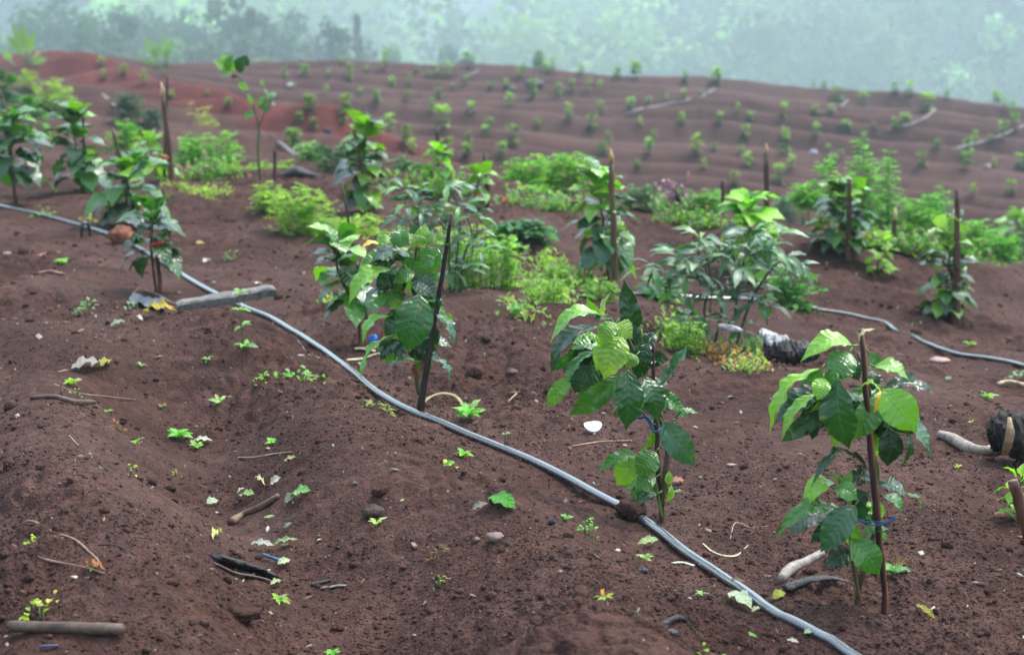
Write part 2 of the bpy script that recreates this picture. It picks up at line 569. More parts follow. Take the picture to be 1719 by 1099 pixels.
def mat_hose():
    k = NT("wet_hose_plastic")
    uv = k.n("ShaderNodeUVMap", uv_map="uv")
    P = k.geo()
    n = k.noise(9, 4, .6, P)
    n2 = k.noise(60, 4, .7, P)
    c = k.ramp(n, [(.35, (.050, .056, .061)), (.7, (.090, .100, .108))])
    dirt = k.math('MULTIPLY', k.ramp(n2, [(.48, (0, 0, 0)), (.64, (.8, .8, .8))]), k.ramp(k.noise(14, 4, .6, P), [(.52, (.05, .05, .05)), (.66, (.9, .9, .9))]))
    c = k.mix(k.math('MULTIPLY', dirt, .7), c, (.085, .05, .04))
    ro = k.mix(dirt, k.ramp(n, [(.3, (.14, .14, .14)), (.7, (.24, .24, .24))]), (.7, .7, .7))
    p = k.pri(c, ro, 1.0, k.bump(n2, .05, .002), coat=1.0)
    p.inputs["Coat Roughness"].default_value = .11
    return k.done(p)

M = dict(
    soil=mat_soil(),
    leaf=mat_leaf("coffee_leaf", .22, .5, .30, .20, bumps=.45, vein_col=.20, spots=.3, wob=.5),
    young=mat_leaf("young_coffee_leaf", .32, .45, .15, .28, 9.0, .8, .4, .2, mottle=.6, wob=.5),
    soft=mat_leaf("weed_leaf", .45, .4, .0, .35, 6.0, .25, .25),
    matte=mat_leaf("far_leaf", .60, .25, .0, .30, 5.0, .1, .1),
    grey=mat_leaf("waxy_leaf", .38, .5, .12, .2, 14.0, .15, .15),
    dry=mat_leaf("dry_leaf", .6, .3, .0, .15, 8.0, .5, .3, .3),
    stem=mat_tint("stem_bark", .5, .45, 60, .35, .4, (1, 1, .3)),
    wood=mat_tint("stake_wood", .5, .5, 90, .55, .6, (1, 1, .08), .15),
    stick=mat_tint("weathered_wood", .6, .4, 70, .5, .7),
    char=mat_tint("charred_wood", .55, .5, 55, .8, 1.0, dist=.012),
    bark=mat_tint("stump_bark", .8, .3, 26, .7, 1.0, dist=.03),
    stone=mat_tint("stone", .7, .4, 40, .3, .6),
    plastic=mat_tint("plastic", .35, .5, 20, .12, .1),
    twine=mat_tint("twine", .5, .4, 120, .3, .4),
    hose=mat_hose(),
)

D_ = (.006, .040, .009); DM = (.013, .078, .012); M_ = (.042, .165, .016); L_ = (.14, .35, .020)
LY = (.16, .36, .025); Y_ = (.22, .38, .05); P_ = (.24, .42, .12); G_ = (.030, .105, .045); YE = (.55, .42, .04)
TAN = (.50, .42, .26); BR = (.10, .045, .02); RB = (.17, .05, .02); WD = (.060, .030, .018); BK = (.012, .011, .011)

# ------------------------------------------------------------------ the ground: one sheet, fine where it is near
def build_ground():
    az = np.concatenate([np.linspace(-180, -40, 36)[:-1], np.linspace(-40, -18.5, 90)[:-1], np.linspace(-18.5, 18.5, 940), np.linspace(18.5, 40, 90)[1:], np.linspace(40, 180, 36)[1:-1]])
    rr = np.concatenate([np.exp(np.linspace(math.log(.3), math.log(2.7), 50))[:-1], np.exp(np.linspace(math.log(2.7), math.log(15), 1040))[:-1],
                         np.exp(np.linspace(math.log(15), math.log(110), 520))[:-1], np.exp(np.linspace(math.log(110), math.log(1680), 90))])
    A = np.radians(az)
    X = rr[:, None] * np.sin(A)[None]; Y = rr[:, None] * np.cos(A)[None]
    Zz = terrain(X.ravel(), Y.ravel())
    nr, na = X.shape
    v = np.stack([X.ravel(), Y.ravel(), Zz], 1)
    v = np.vstack([v, [[0, 0, Z(0.0, 0.01)]]])
    i, j = np.meshgrid(np.arange(nr - 1), np.arange(na), indexing='ij')
    a = i * na + j; b = i * na + (j + 1) % na
    q = np.stack([a, b, b + na, a + na], -1).reshape(-1, 4)
    tri = np.stack([np.full(na, len(v) - 1), (np.arange(na) + 1) % na, np.arange(na)], 1)
    me = bpy.data.meshes.new("ground")
    nl = q.size + tri.size
    me.vertices.add(len(v)); me.vertices.foreach_set("co", v.astype(np.float32).ravel())
    me.loops.add(nl); me.loops.foreach_set("vertex_index", np.concatenate([q.ravel(), tri.ravel()]).astype(np.int32))
    me.polygons.add(len(q) + len(tri))
    me.polygons.foreach_set("loop_start", np.concatenate([np.arange(len(q)) * 4, q.size + np.arange(len(tri)) * 3]).astype(np.int32))
    me.polygons.foreach_set("use_smooth", np.ones(len(q) + len(tri), dtype=bool))
    x, y = v[:, 0], v[:, 1]
    r = np.hypot(x, y)
    red = (1 - sstep(1.0, 2.1, seg_dist(x + .8 * vnoise(x * .7, y * .7, 18), y, RED_LINE))) * sstep(14, 22, r) + .12 * sstep(14, 30, r)
    grn = sstep(86, 96, r + 6 * vnoise(x * .2, y * .2, 3))
    pale = sstep(16, 40, r) * .45
    ca = me.color_attributes.new("tint", 'FLOAT_COLOR', 'POINT')
    ca.data.foreach_set("color", np.stack([np.clip(red, 0, 1), grn, pale, np.ones_like(r)], 1).astype(np.float32).ravel())
    me.materials.append(M["soil"])
    me.update(); me.validate()
    o = bpy.data.objects.new("ground", me)
    COL.objects.link(o)
    return tag(o, kind='structure')
build_ground()

# crumbs of soil lying on the surface
def scatter_screen(n, pymin, pymax, seed):
    """points of the near field, spread evenly over what one sees of it"""
    g = np.random.default_rng(seed)
    px = g.uniform(-120, 1840, n); py = g.uniform(pymin, pymax, n)
    out = []
    for a, b in zip(px, py):
        q = _flat(a, b)
        out.append(q)
    q = np.array(out)
    return q

def flats(px, py):
    a, b = px - 859.5, -(py - 549.5)
    dy = 3000 * cP + b * sP; dz = -3000 * sP + b * cP
    y = np.full_like(px, 5.0)
    for _ in range(30):
        y = .5 * y + .5 * ((base_z(a / dy * y, y) - CAMZ) / dz * dy)
    return a / dy * y, y

def build_clods():
    g = np.random.default_rng(77)
    t = (1 + 5 ** .5) / 2
    iv = np.array([(-1, t, 0), (1, t, 0), (-1, -t, 0), (1, -t, 0), (0, -1, t), (0, 1, t), (0, -1, -t), (0, 1, -t), (t, 0, -1), (t, 0, 1), (-t, 0, -1), (-t, 0, 1)]) / math.hypot(1, t)
    fc = np.array([(0, 11, 5), (0, 5, 1), (0, 1, 7), (0, 7, 10), (0, 10, 11), (1, 5, 9), (5, 11, 4), (11, 10, 2), (10, 7, 6), (7, 1, 8), (3, 9, 4), (3, 4, 2), (3, 2, 6), (3, 6, 8), (3, 8, 9), (4, 9, 5), (2, 4, 11), (6, 2, 10), (8, 6, 7), (9, 8, 1)])
    n = 95000
    px = g.uniform(-150, 1870, n); py = 1180 - 820 * g.uniform(0, 1, n) ** 1.0
    x, y = flats(px, py)
    keep = (y < 12) & (y > 3)
    dens = vnoise(x * 1.5, y * 1.5, 44) + .5 * vnoise(x * 5, y * 5, 45)
    keep &= g.uniform(-.35, .35, n) < dens + .12
    x, y = x[keep], y[keep]
    m = len(x)
    r = .0017 * (1 - g.uniform(0, .9985, m)) ** (-.33 - .10 * sstep(.05, .3, vnoise(x * .9, y * .9, 47)))
    r = np.clip(r, 0, .022) * (y / 4.5) ** .45
    z = terrain(x, y) + r * .25
    V = iv[None] * (r[:, None, None]) * g.uniform(.6, 1.35, (m, 12, 1)) * np.array((1, 1, .75)) * g.uniform(.7, 1.4, (m, 1, 3))
    V += np.stack([x, y, z], 1)[:, None]
    F = fc[None] + (np.arange(m) * 12)[:, None, None]
    me = bpy.data.meshes.new("soil_crumbs")
    me.vertices.add(m * 12); me.vertices.foreach_set("co", V.astype(np.float32).ravel())
    me.loops.add(m * 60); me.loops.foreach_set("vertex_index", F.astype(np.int32).ravel())
    me.polygons.add(m * 20); me.polygons.foreach_set("loop_start", (np.arange(m * 20) * 3).astype(np.int32))
    ca = me.color_attributes.new("tint", 'FLOAT_COLOR', 'POINT')
    ca.data.foreach_set("color", np.repeat(np.stack([np.zeros(m), np.zeros(m), np.clip(g.uniform(-.5, 1.0, m), 0, 1), np.ones(m)], 1), 12, 0).astype(np.float32).ravel())
    me.materials.append(M["soil"])
    me.update(); me.validate()
    o = bpy.data.objects.new("soil_crumbs", me); COL.objects.link(o)
    tag(o, "loose crumbs of dark brown soil strewn over the near field", "soil crumbs", kind="stuff")
build_clods()

def build_litter():
    """bits of straw, husk and pale flecks lying all over the soil"""
    g = np.random.default_rng(78)
    mb = MB()
    n = 900
    px = g.uniform(-120, 1840, n); py = g.uniform(420, 1150, n)
    x, y = flats(px, py)
    z = terrain(x, y)
    cols = [(.28, .22, .17), (.22, .14, .10), (.36, .30, .24), (.16, .10, .07), (.20, .10, .06), (.16, .09, .06), (.26, .30, .14), (.44, .41, .36), (.20, .12, .08)]
    for i in range(n):
        if y[i] > 12: continue
        k = y[i] / 4.5
        L = (.0024 + .015 * g.uniform() ** 5) * k
        w = L * g.uniform(.12, .7) if L > .009 else L * g.uniform(.5, .9)
        a = g.uniform(0, 6.28)
        c = np.array((x[i], y[i], z[i] + .003 * k))
        d = np.array((math.cos(a), math.sin(a), g.normal(0, .2)))
        e = np.array((-math.sin(a), math.cos(a), g.normal(0, .3)))
        up = np.array((0, 0, .0018 * k))
        q = [c - d * L, c - e * w * .8 - d * L * .2, c + d * L, c + e * w + d * L * .1]
        v = [p + up for p in q] + [p - up for p in q] + [c + up * 2.4]
        mb.add(v, [(0, 1, 8), (1, 2, 8), (2, 3, 8), (3, 0, 8), (0, 4, 5, 1), (1, 5, 6, 2), (2, 6, 7, 3), (3, 7, 4, 0)], None, np.array(cols[g.integers(len(cols))]) * g.uniform(.6, 1.15))
    o = mb.build("plant_litter", M["stone"], smooth=False)
    tag(o, "scattered flecks of straw, husk and dead leaf on the soil", "plant litter", kind="stuff")
build_litter()

# ------------------------------------------------------------------ plants of the near rows
def plant_at(px, py):
    return at(px, py)

class Spot:
    """turns a picture position near a plant into a point at that plant's distance (dd metres behind it)"""
    def __init__(s, base):
        s.b = np.asarray(base, float); s.y = s.b[1]; s.k = scale_at(s.y)
    def __call__(s, px, py, dd=0.0):
        return at_y(px, py, s.y + dd)

CAMF = np.array((0, -.80, .60))
UPF = np.array((0, -.35, .94))

def stake(name, label, base, pts, widths, sp, tint=WD, flat=.6, pale_top=None, mat="wood", group=None, cat="stake", side=None):
    """split stick driven into the soil: pts = (px, py, dd) from foot to top"""
    P = [sp(*p) for p in pts]
    foot = P[0] - np.array((0, 0, .06))
    root = empty(name, P[0], label, cat, group)
    mb = MB()
    k = sp.k
    g = np.random.default_rng(abs(hash(label)) % 9999 if False else int(P[0][0] * 1000) % 9999)
    pts3 = spline([foot] + P, 5) if len(P) > 2 else np.array([foot + (P[-1] - foot) * t for t in np.linspace(0, 1, 12)])
    pts3 = pts3 + g.normal(0, .0012, pts3.shape)
    w = np.interp(np.linspace(0, 1, 10), np.linspace(0, 1, len(widths)), widths) * k / 2
    w = w * g.uniform(.92, 1.08, 10)
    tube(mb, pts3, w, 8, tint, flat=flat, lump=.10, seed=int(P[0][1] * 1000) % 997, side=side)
    mb.build("shaft", M[mat], root)
    if pale_top is not None:
        mt = MB()
        d = nrm(P[-1] - P[-2])
        a = pts3[-1] - d * .004
        r = w[-1]
        tube(mt, [a, a + d * r * 2.5 + np.array((r * .3, 0, 0)), a + d * r * 5.5], [r * 1.05, r * .9, r * .12], 6, pale_top, flat=.5, lump=.15)
        mt.build("split_tip", M["wood"], root)
    return root

def hero(label, base_px, stems, leaves, seed, fill=()):
    """leaves: (x0, y0, x1, y1, width, dd0, dd1, tint, facing, arch, fold, wave, twist) in picture pixels"""
    b = at(*base_px)
    sp = Spot(b)
    root = empty("coffee_plant", b, label, "coffee plant")
    mb = MB()
    for pts, rad, tint in stems:
        P = [sp(*p) for p in pts]
        P[0] = P[0] - np.array((0, 0, .02)) if abs(P[0][2] - b[2]) < .05 else P[0]
        tube(mb, P, [r * sp.k * .62 for r in rad], 8, tint, n=5, lump=.05, seed=seed)
    mb.build("stem", M["stem"], root)
    fo = MB(); sh = MB()
    for i, l in enumerate(leaves):
        x0, y0, x1, y1, w, d0, d1, tint, face, arch, fold, wave, twist = l
        rs = np.random.default_rng(seed * 100 + i)
        p0, p1 = sp(x0, y0, d0), sp(x1, y1, d1)
        nh = {'c': CAMF, 'u': UPF, 'r': np.array((.6, -.55, .55)), 'l': np.array((-.6, -.55, .55)), 'd': np.array((0, -.95, -.1)), 'U': np.array((0, .25, 1.0)),
              'ru': np.array((.5, -.2, .85)), 'lu': np.array((-.5, -.2, .85))}[face]
        tt = np.array(tint) * rs.uniform(.85, 1.18) * np.array((rs.uniform(.9, 1.15), 1, rs.uniform(.9, 1.1)))
        pale = tint in (P_, Y_)
        tgt = MB() if pale else fo
        leaf(tgt, p0, p1, w * sp.k * (1.2 if face == 'c' else 1.34), nh + rs.normal(0, .20, 3), tt, arch + .05, fold * .85, wave * .8, nt=40, ns=12, seed=seed * 50 + i, quilt=.0026 if not pale else .0045, twist=twist + rs.normal(0, .25), curl=.6, lobes=2.6)
        if pale: tgt.build("young_leaf", M["young"], root)
        # petiole to the nearest stem point is short: a stub behind the blade
        e = nrm(p0 - p1)
        tube(fo, [p0 + e * .012 + np.array((0, .004, 0)), p0 - e * .004], [.0022, .0018], 5, np.array(L_) * .6)
    g = np.random.default_rng(seed + 40)
    for cx, cy, rx, ry, nf, lp in fill:
        for i in range(nf):
            a = g.uniform(0, 6.28); rr = g.uniform(.05, .75)
            x0, y0 = cx + rx * rr * math.cos(a) * .4, cy + ry * rr * math.sin(a) * .4
            x1, y1 = x0 + lp * math.cos(a) * g.uniform(.7, 1.1), y0 + lp * (.55 * math.sin(a) + .35) * g.uniform(.7, 1.1)
            d0 = g.uniform(.01, .07)
            leaf(fo, sp(x0, y0, d0), sp(x1, y1, d0 + g.uniform(-.03, .07)), lp * g.uniform(.42, .55) * sp.k, CAMF + g.normal(0, .5, 3), np.array((D_, DM, M_, M_, L_)[g.integers(5)]) * g.uniform(.8, 1.25), .14, .25, .04, nt=24, ns=8, seed=seed * 70 + i, quilt=.002, curl=.35, twist=g.normal(0, .4))
    fo.build("foliage", M["leaf"], root)
    return root, sp

def zc(ox, oy, sc, L):
    return [(ox + a[0] / sc, oy + a[1] / sc, ox + a[2] / sc, oy + a[3] / sc, a[4] / sc) + tuple(a[5:]) for a in L]

def zs(ox, oy, sc, L):
    return [(ox + a[0] / sc, oy + a[1] / sc, a[2]) for a in L]

STC = (.075, .10, .025); STB = (.085, .052, .028)

# --- plant by the nearest stake
C_leaves = zc(1260, 530, 2.115, [
    (362, 108, 180, 140, 74, 0, -.03, L_, 'u', .20, .3, .03, .2),
    (352, 130, 285, 232, 88, -.02, -.06, M_, 'c', .10, .25, .03, -.3),
    (250, 188, 50, 398, 62, .03, .02, L_, 'lu', .12, .45, .04, .2),
    (240, 275, 102, 428, 48, -.03, -.05, L_, 'lu', .08, .5, .03, .3),
    (285, 265, 78, 372, 84, .05, .04, D_, 'u', .12, .2, .04, 0),
    (265, 335, 108, 448, 60, .04, .04, DM, 'c', .08, .3, .04, 0),
    (312, 230, 342, 474, 122, -.07, -.10, DM, 'c', .06, .22, .04, .1),
    (455, 288, 366, 440, 84, -.05, -.08, M_, 'c', .10, .3, .03, -.2),
    (258, 222, 238, 297, 56, -.06, -.09, L_, 'c', .10, .2, .03, 0),
    (468, 262, 592, 412, 108, -.08, -.12, L_, 'c', .08, .16, .03, 0),
    (520, 348, 655, 516, 128, -.03, -.05, DM, 'ru', .05, .2, .02, 0),
    (442, 180, 566, 218, 66, -.03, -.05, L_, 'u', .14, .25, .05, 0),
    (478, 252, 662, 268, 62, .03, .03, D_, 'u', .10, .5, .07, .3),
    (492, 395, 488, 537, 80, -.02, -.02, D_, 'c', .10, .35, .05, 0),
    (560, 420, 532, 545, 40, .03, .02, DM, 'r', .10, .3, .03, .5),
    (425, 195, 438, 265, 56, .02, 0, D_, 'c', .12, .3, .03, 0),
    (338, 160, 388, 228, 62, .03, .02, D_, 'c', .1, .2, .03, 0),
    (388, 262, 472, 266, 26, -.09, -.11, Y_, 'u', .3, .5, .08, .6),
    (472, 258, 440, 342, 30, -.07, -.09, YE, 'c', .2, .5, .06, .4),
    (356, 205, 306, 222, 38, -.04, -.06, Y_, 'c', .2, .4, .05, .3),
    (240, 365, 216, 442, 28, .03, .03, D_, 'c', .1, .3, .03, 0),
    (300, 410, 302, 466, 32, -.05, -.06, LY, 'c', .1, .3, .04, 0),
    (395, 400, 360, 300, 84, .05, .05, DM, 'c', .1, .2, .03, 0),
    (440, 340, 470, 440, 70, .05, .05, D_, 'c', .1, .2, .03, 0),
    (330, 300, 372, 372, 60, -.01, -.02, DM, 'c', .1, .2, .03, 0),
    (420, 130, 470, 200, 40, .03, .03, M_, 'c', .1, .2, .03, 0),
    (415, 545, 208, 570, 56, -.02, -.06, D_, 'U', .30, .4, .04, .4),
    (312, 606, 176, 668, 66, -.02, -.05, LY, 'u', .30, .35, .03, .4),
    (300, 612, 382, 648, 66, -.06, -.08, M_, 'c', .15, .3, .05, 0),
    (322, 600, 362, 548, 24, -.03, -.03, P_, 'c', .2, .3, .05, 0),
    (316, 596, 276, 556, 20, -.03, -.03, P_, 'c', .2, .3, .05, 0),
    (322, 598, 336, 562, 20, -.04, -.04, P_, 'c', .2, .3, .05, 0),
    (310, 690, 78, 772, 56, -.03, -.05, M_, 'u', .26, .35, .04, .2),
    (268, 705, 132, 770, 92, .01, 0, D_, 'u', .10, .2, .05, 0),
    (372, 672, 246, 838, 92, -.06, -.08, G_, 'c', .10, .2, .03, 0),
    (445, 600, 556, 632, 76, -.03, -.05, G_, 'u', .10, .25, .06, .2),
    (470, 640, 545, 712, 66, -.02, -.03, M_, 'ru', .16, .3, .04, .2),
    (552, 632, 622, 698, 40, 0, -.01, M_, 'r', .12, .4, .05, .4),
    (415, 628, 358, 672, 60, 0, 0, D_, 'c', .1, .2, .04, 0),
    (440, 590, 330, 575, 60, .03, .03, D_, 'u', .15, .3, .03, 0),
    (352, 792, 464, 918, 92, -.06, -.08, M_, 'c', .10, .25, .03, -.2),
    (398, 792, 492, 752, 66, -.04, -.05, M_, 'u', .10, .25, .03, 0),
    (368, 842, 262, 888, 66, -.01, -.02, D_, 'u', .10, .25, .07, 0),
])
C_st = [
    (zs(1260, 530, 2.115, [(375, 1040, 0), (386, 965, 0), (408, 880, 0), (436, 760, .02), (440, 600, .02), (432, 430, .02), (420, 250, .0), (380, 130, 0)]), [9, 8, 7, 6, 5, 4, 3], STB),
    (zs(1260, 530, 2.115, [(388, 972, -.01), (360, 860, -.01), (348, 740, -.02), (330, 600, -.02)]), [5, 4.5, 4, 3], STC),
    (zs(1260, 530, 2.115, [(436, 500, .0), (448, 560, 0), (440, 700, .02)]), [9, 8, 6], (.05, .13, .025)),
]
plC, spC = hero("tall coffee sapling whose big leaves spread around a brown stake taller than it", (1437, 1020), C_st, C_leaves, 3, [(1415, 660, 90, 60, 20, 88), (1470, 680, 60, 40, 9, 84), (1430, 860, 60, 50, 11, 66)])
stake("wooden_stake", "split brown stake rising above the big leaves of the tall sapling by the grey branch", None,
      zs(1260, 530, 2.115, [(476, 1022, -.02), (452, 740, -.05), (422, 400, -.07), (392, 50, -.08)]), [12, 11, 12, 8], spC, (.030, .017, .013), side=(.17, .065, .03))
t_ = MB(); leaf(t_, spC(1442, 575, -.08), spC(1470, 552, -.09), 14 * spC.k, UPF, TAN, .3, .3, .05, twist=.5)
tag(t_.build("bark_strip", M["dry"], loc=spC(1442, 575, -.08)), "pale curled strip of peeled bark on the tip of the tallest near stake", "bark strip")

# --- plant above the buried piece of hose
B_leaves = zc(880, 460, 2.497, [
    (330, 178, 98, 260, 74, -.02, -.04, L_, 'u', .22, .35, .03, .2),
    (343, 198, 356, 72, 44, 0, 0, P_, 'l', .08, .5, .04, .5),
    (318, 160, 258, 104, 40, .02, .03, L_, 'l', .1, .3, .03, 0),
    (468, 300, 418, 22, 78, .03, .04, D_, 'c', -.06, .3, .06, .3),
    (310, 222, 92, 398, 82, 0, -.02, D_, 'lu', .16, .4, .03, .2),
    (305, 325, 172, 452, 62, -.04, -.06, M_, 'lu', .10, .4, .03, .2),
    (200, 430, 92, 560, 62, .02, .02, L_, 'c', .06, .3, .03, 0),
    (275, 380, 205, 500, 84, .01, .01, DM, 'c', .08, .2, .03, 0),
    (395, 425, 188, 598, 84, -.02, -.04, M_, 'c', .08, .25, .03, 0),
    (408, 262, 330, 438, 128, -.08, -.12, Y_, 'c', .14, -.1, .05, 0),
    (385, 205, 318, 296, 76, -.09, -.11, Y_, 'c', .25, -.2, .06, 0),
    (378, 215, 455, 262, 74, -.09, -.11, Y_, 'c', .25, -.1, .06, 0),
    (470, 340, 425, 388, 56, -.07, -.09, Y_, 'c', .2, -.2, .06, 0),
    (380, 300, 300, 400, 100, -.07, -.09, LY, 'c', .1, .1, .05, 0),
    (432, 398, 430, 656, 104, -.06, -.10, DM, 'c', .06, .3, .03, 0),
    (522, 290, 470, 446, 78, -.02, -.03, D_, 'c', .08, .3, .08, .2),
    (508, 300, 552, 245, 54, .02, .03, D_, 'c', .08, .3, .05, 0),
    (498, 430, 562, 612, 96, -.04, -.07, DM, 'c', .10, .25, .04, .1),
    (550, 500, 690, 300, 92, .01, .03, G_, 'l', -.08, .55, .04, -.3),
    (560, 560, 548, 440, 60, -.01, 0, G_, 'c', -.06, .3, .03, 0),
    (580, 620, 716, 808, 100, -.03, -.07, G_, 'c', .12, .25, .04, -.1),
    (634, 610, 734, 574, 42, .03, .04, M_, 'u', .18, .35, .04, .2),
    (548, 625, 495, 745, 64, -.01, -.01, LY, 'r', .10, .4, .04, .2),
    (490, 768, 296, 820, 46, -.02, -.04, M_, 'u', .22, .4, .06, .3),
    (478, 770, 384, 886, 92, .01, .01, L_, 'c', .08, .3, .04, 0),
    (552, 745, 470, 838, 92, -.04, -.06, M_, 'c', .15, .2, .05, 0),
    (552, 850, 462, 902, 72, -.03, -.04, M_, 'c', .12, .2, .04, 0),
    (560, 920, 470, 964, 44, -.03, -.05, DM, 'u', .12, .4, .05, .3),
    (592, 955, 620, 882, 34, -.01, -.01, LY, 'c', .08, .4, .03, 0),
    (600, 880, 608, 826, 34, 0, 0, LY, 'c', .08, .4, .03, 0),
    (606, 945, 670, 900, 26, .01, .02, M_, 'u', .15, .4, .05, .3),
    (440, 310, 352, 352, 80, .04, .05, D_, 'c', .1, .2, .03, 0),
    (420, 260, 330, 200, 70, .04, .05, DM, 'c', .1, .2, .03, 0),
    (470, 460, 400, 540, 80, .04, .05, DM, 'c', .1, .2, .03, 0),
    (320, 350, 220, 320, 60, .05, .06, DM, 'c', .1, .2, .03, 0),
    (345, 190, 285, 196, 28, -.02, -.03, G_, 'u', .2, .3, .03, 0),
    (560, 720, 545, 640, 40, .02, .02, L_, 'c', .1, .3, .03, 0),
])
B_st = [
    (zs(880, 460, 2.497, [(582, 1042, 0), (576, 965, 0), (588, 850, .01), (602, 745, .02), (585, 660, .02), (560, 560, 0), (500, 420, 0), (430, 260, 0), (360, 190, 0)]), [9, 8, 9, 8, 7, 6, 5, 4, 3], STB),
    (zs(880, 460, 2.497, [(576, 985, -.01), (556, 900, -.02), (548, 850, -.02)]), [4.5, 3.5, 3], (.10, .2, .04)),
]
plB, spB = hero("coffee sapling with pale yellow puckered top leaves leaning over the buried hose", (1113, 876), B_st, B_leaves, 7, [(1025, 595, 90, 70, 21, 80), (1090, 660, 40, 50, 8, 66), (1095, 800, 20, 40, 6, 50)])
stake("wooden_stake", "thin dark stake inside the sapling with puckered yellow leaves", None,
      zs(880, 460, 2.497, [(580, 1030, .03), (562, 830, -.02), (556, 640, -.02), (545, 470, -.02), (540, 290, -.02)]), [9, 8, 8, 7, 5], spB, (.055, .022, .02))

# --- plant touching the hose in mid picture
A_leaves = zc(500, 330, 2.817, [
    (485, 240, 484, 146, 92, .02, .04, M_, 'c', .05, .2, .02, 0),
    (575, 240, 604, 126, 64, -.02, -.02, P_, 'c', .1, .3, .04, 0),
    (560, 235, 528, 176, 50, -.04, -.05, P_, 'c', .2, .2, .06, 0),
    (600, 220, 652, 176, 54, -.03, -.04, P_, 'c', .2, .2, .06, 0),
    (575, 230, 575, 180, 60, -.05, -.06, P_, 'c', .2, .1, .06, 0),
    (386, 226, 290, 246, 28, -.02, -.03, YE, 'u', .15, .4, .03, 0),
    (372, 226, 440, 190, 48, 0, 0, P_, 'c', .15, .2, .06, 0),
    (540, 290, 300, 350, 98, 0, -.03, D_, 'u', .22, .25, .03, .1),
    (440, 345, 226, 492, 88, -.04, -.08, L_, 'lu', .16, .4, .04, .2),
    (455, 430, 296, 506, 70, .02, .01, D_, 'u', .10, .3, .05, 0),
    (555, 362, 448, 404, 72, -.02, -.03, M_, 'c', .10, .25, .03, 0),
    (540, 395, 655, 470, 100, -.03, -.05, D_, 'c', .12, .2, .03, 0),
    (575, 462, 522, 740, 150, -.10, -.15, DM, 'c', .08, .18, .02, 0),
    (640, 556, 750, 690, 68, -.02, -.05, G_, 'ru', .10, .35, .05, -.2),
    (432, 566, 292, 684, 74, -.02, -.04, L_, 'lu', .16, .4, .04, .2),
    (458, 655, 278, 868, 72, -.05, -.08, L_, 'l', .10, .45, .04, .2),
    (490, 530, 438, 486, 48, .01, .02, L_, 'c', .1, .3, .03, 0),
    (505, 540, 440, 625, 76, 0, 0, D_, 'c', .1, .2, .04, 0),
    (480, 590, 412, 668, 70, -.01, -.01, G_, 'c', .12, .3, .08, 0),
    (482, 680, 384, 768, 76, -.02, -.03, D_, 'c', .1, .25, .04, 0),
    (530, 680, 452, 762, 70, 0, 0, G_, 'c', .1, .3, .06, 0),
    (560, 782, 412, 812, 46, -.02, -.03, M_, 'u', .15, .4, .04, .3),
    (636, 772, 730, 868, 70, -.02, -.04, G_, 'ru', .15, .3, .06, 0),
    (655, 610, 640, 730, 74, .02, .02, D_, 'c', .1, .2, .03, 0),
    (605, 770, 538, 846, 44, .01, .01, RB, 'c', .12, .3, .06, 0),
    (694, 226, 636, 216, 34, -.03, -.04, L_, 'u', .15, .3, .03, 0),
    (645, 286, 575, 340, 56, -.02, -.03, M_, 'c', .1, .3, .03, 0),
    (660, 238, 600, 372, 92, .02, .02, M_, 'c', .1, .2, .03, 0),
    (690, 176, 655, 204, 40, -.03, -.04, P_, 'c', .2, .1, .05, 0),
    (684, 482, 656, 514, 36, 0, 0, G_, 'c', .2, .3, .05, 0),
    (530, 250, 500, 330, 60, .03, .03, M_, 'c', .1, .2, .03, 0),
    (600, 300, 560, 240, 70, .03, .03, M_, 'c', .1, .2, .03, 0),
    (560, 720, 600, 800, 70, .03, .03, D_, 'c', .1, .2, .03, 0),
    (590, 690, 540, 780, 80, .02, .02, D_, 'c', .1, .2, .03, 0),
    (380, 310, 285, 340, 60, .01, .0, L_, 'u', .15, .3, .03, 0),
    (690, 555, 735, 590, 30, .03, .03, L_, 'c', .1, .3, .03, 0),
    (600, 420, 560, 500, 80, .03, .03, D_, 'c', .1, .2, .03, 0),
])
A_st = [(zs(500, 330, 2.817, [(574, 935, .01), (560, 850, .01), (566, 700, .02), (560, 450, .01), (556, 300, 0), (566, 200, -.02)]), [6, 6, 5.5, 5, 4, 3], STC)]
plA, spA = hero("coffee sapling with one broad dark leaf in front, rooted right beside the long hose", (701, 688), A_st, A_leaves, 9, [(680, 440, 80, 50, 18, 66), (690, 500, 50, 40, 8, 60), (690, 575, 50, 50, 10, 60)])
stake("wooden_stake", "black leaning stake beside the sapling rooted at the long hose", None,
      zs(500, 330, 2.817, [(580, 1000, 0), (612, 800, -.01), (670, 450, 0), (726, 84, -.03)]), [14, 12, 9, 6], spA, (.022, .014, .012))

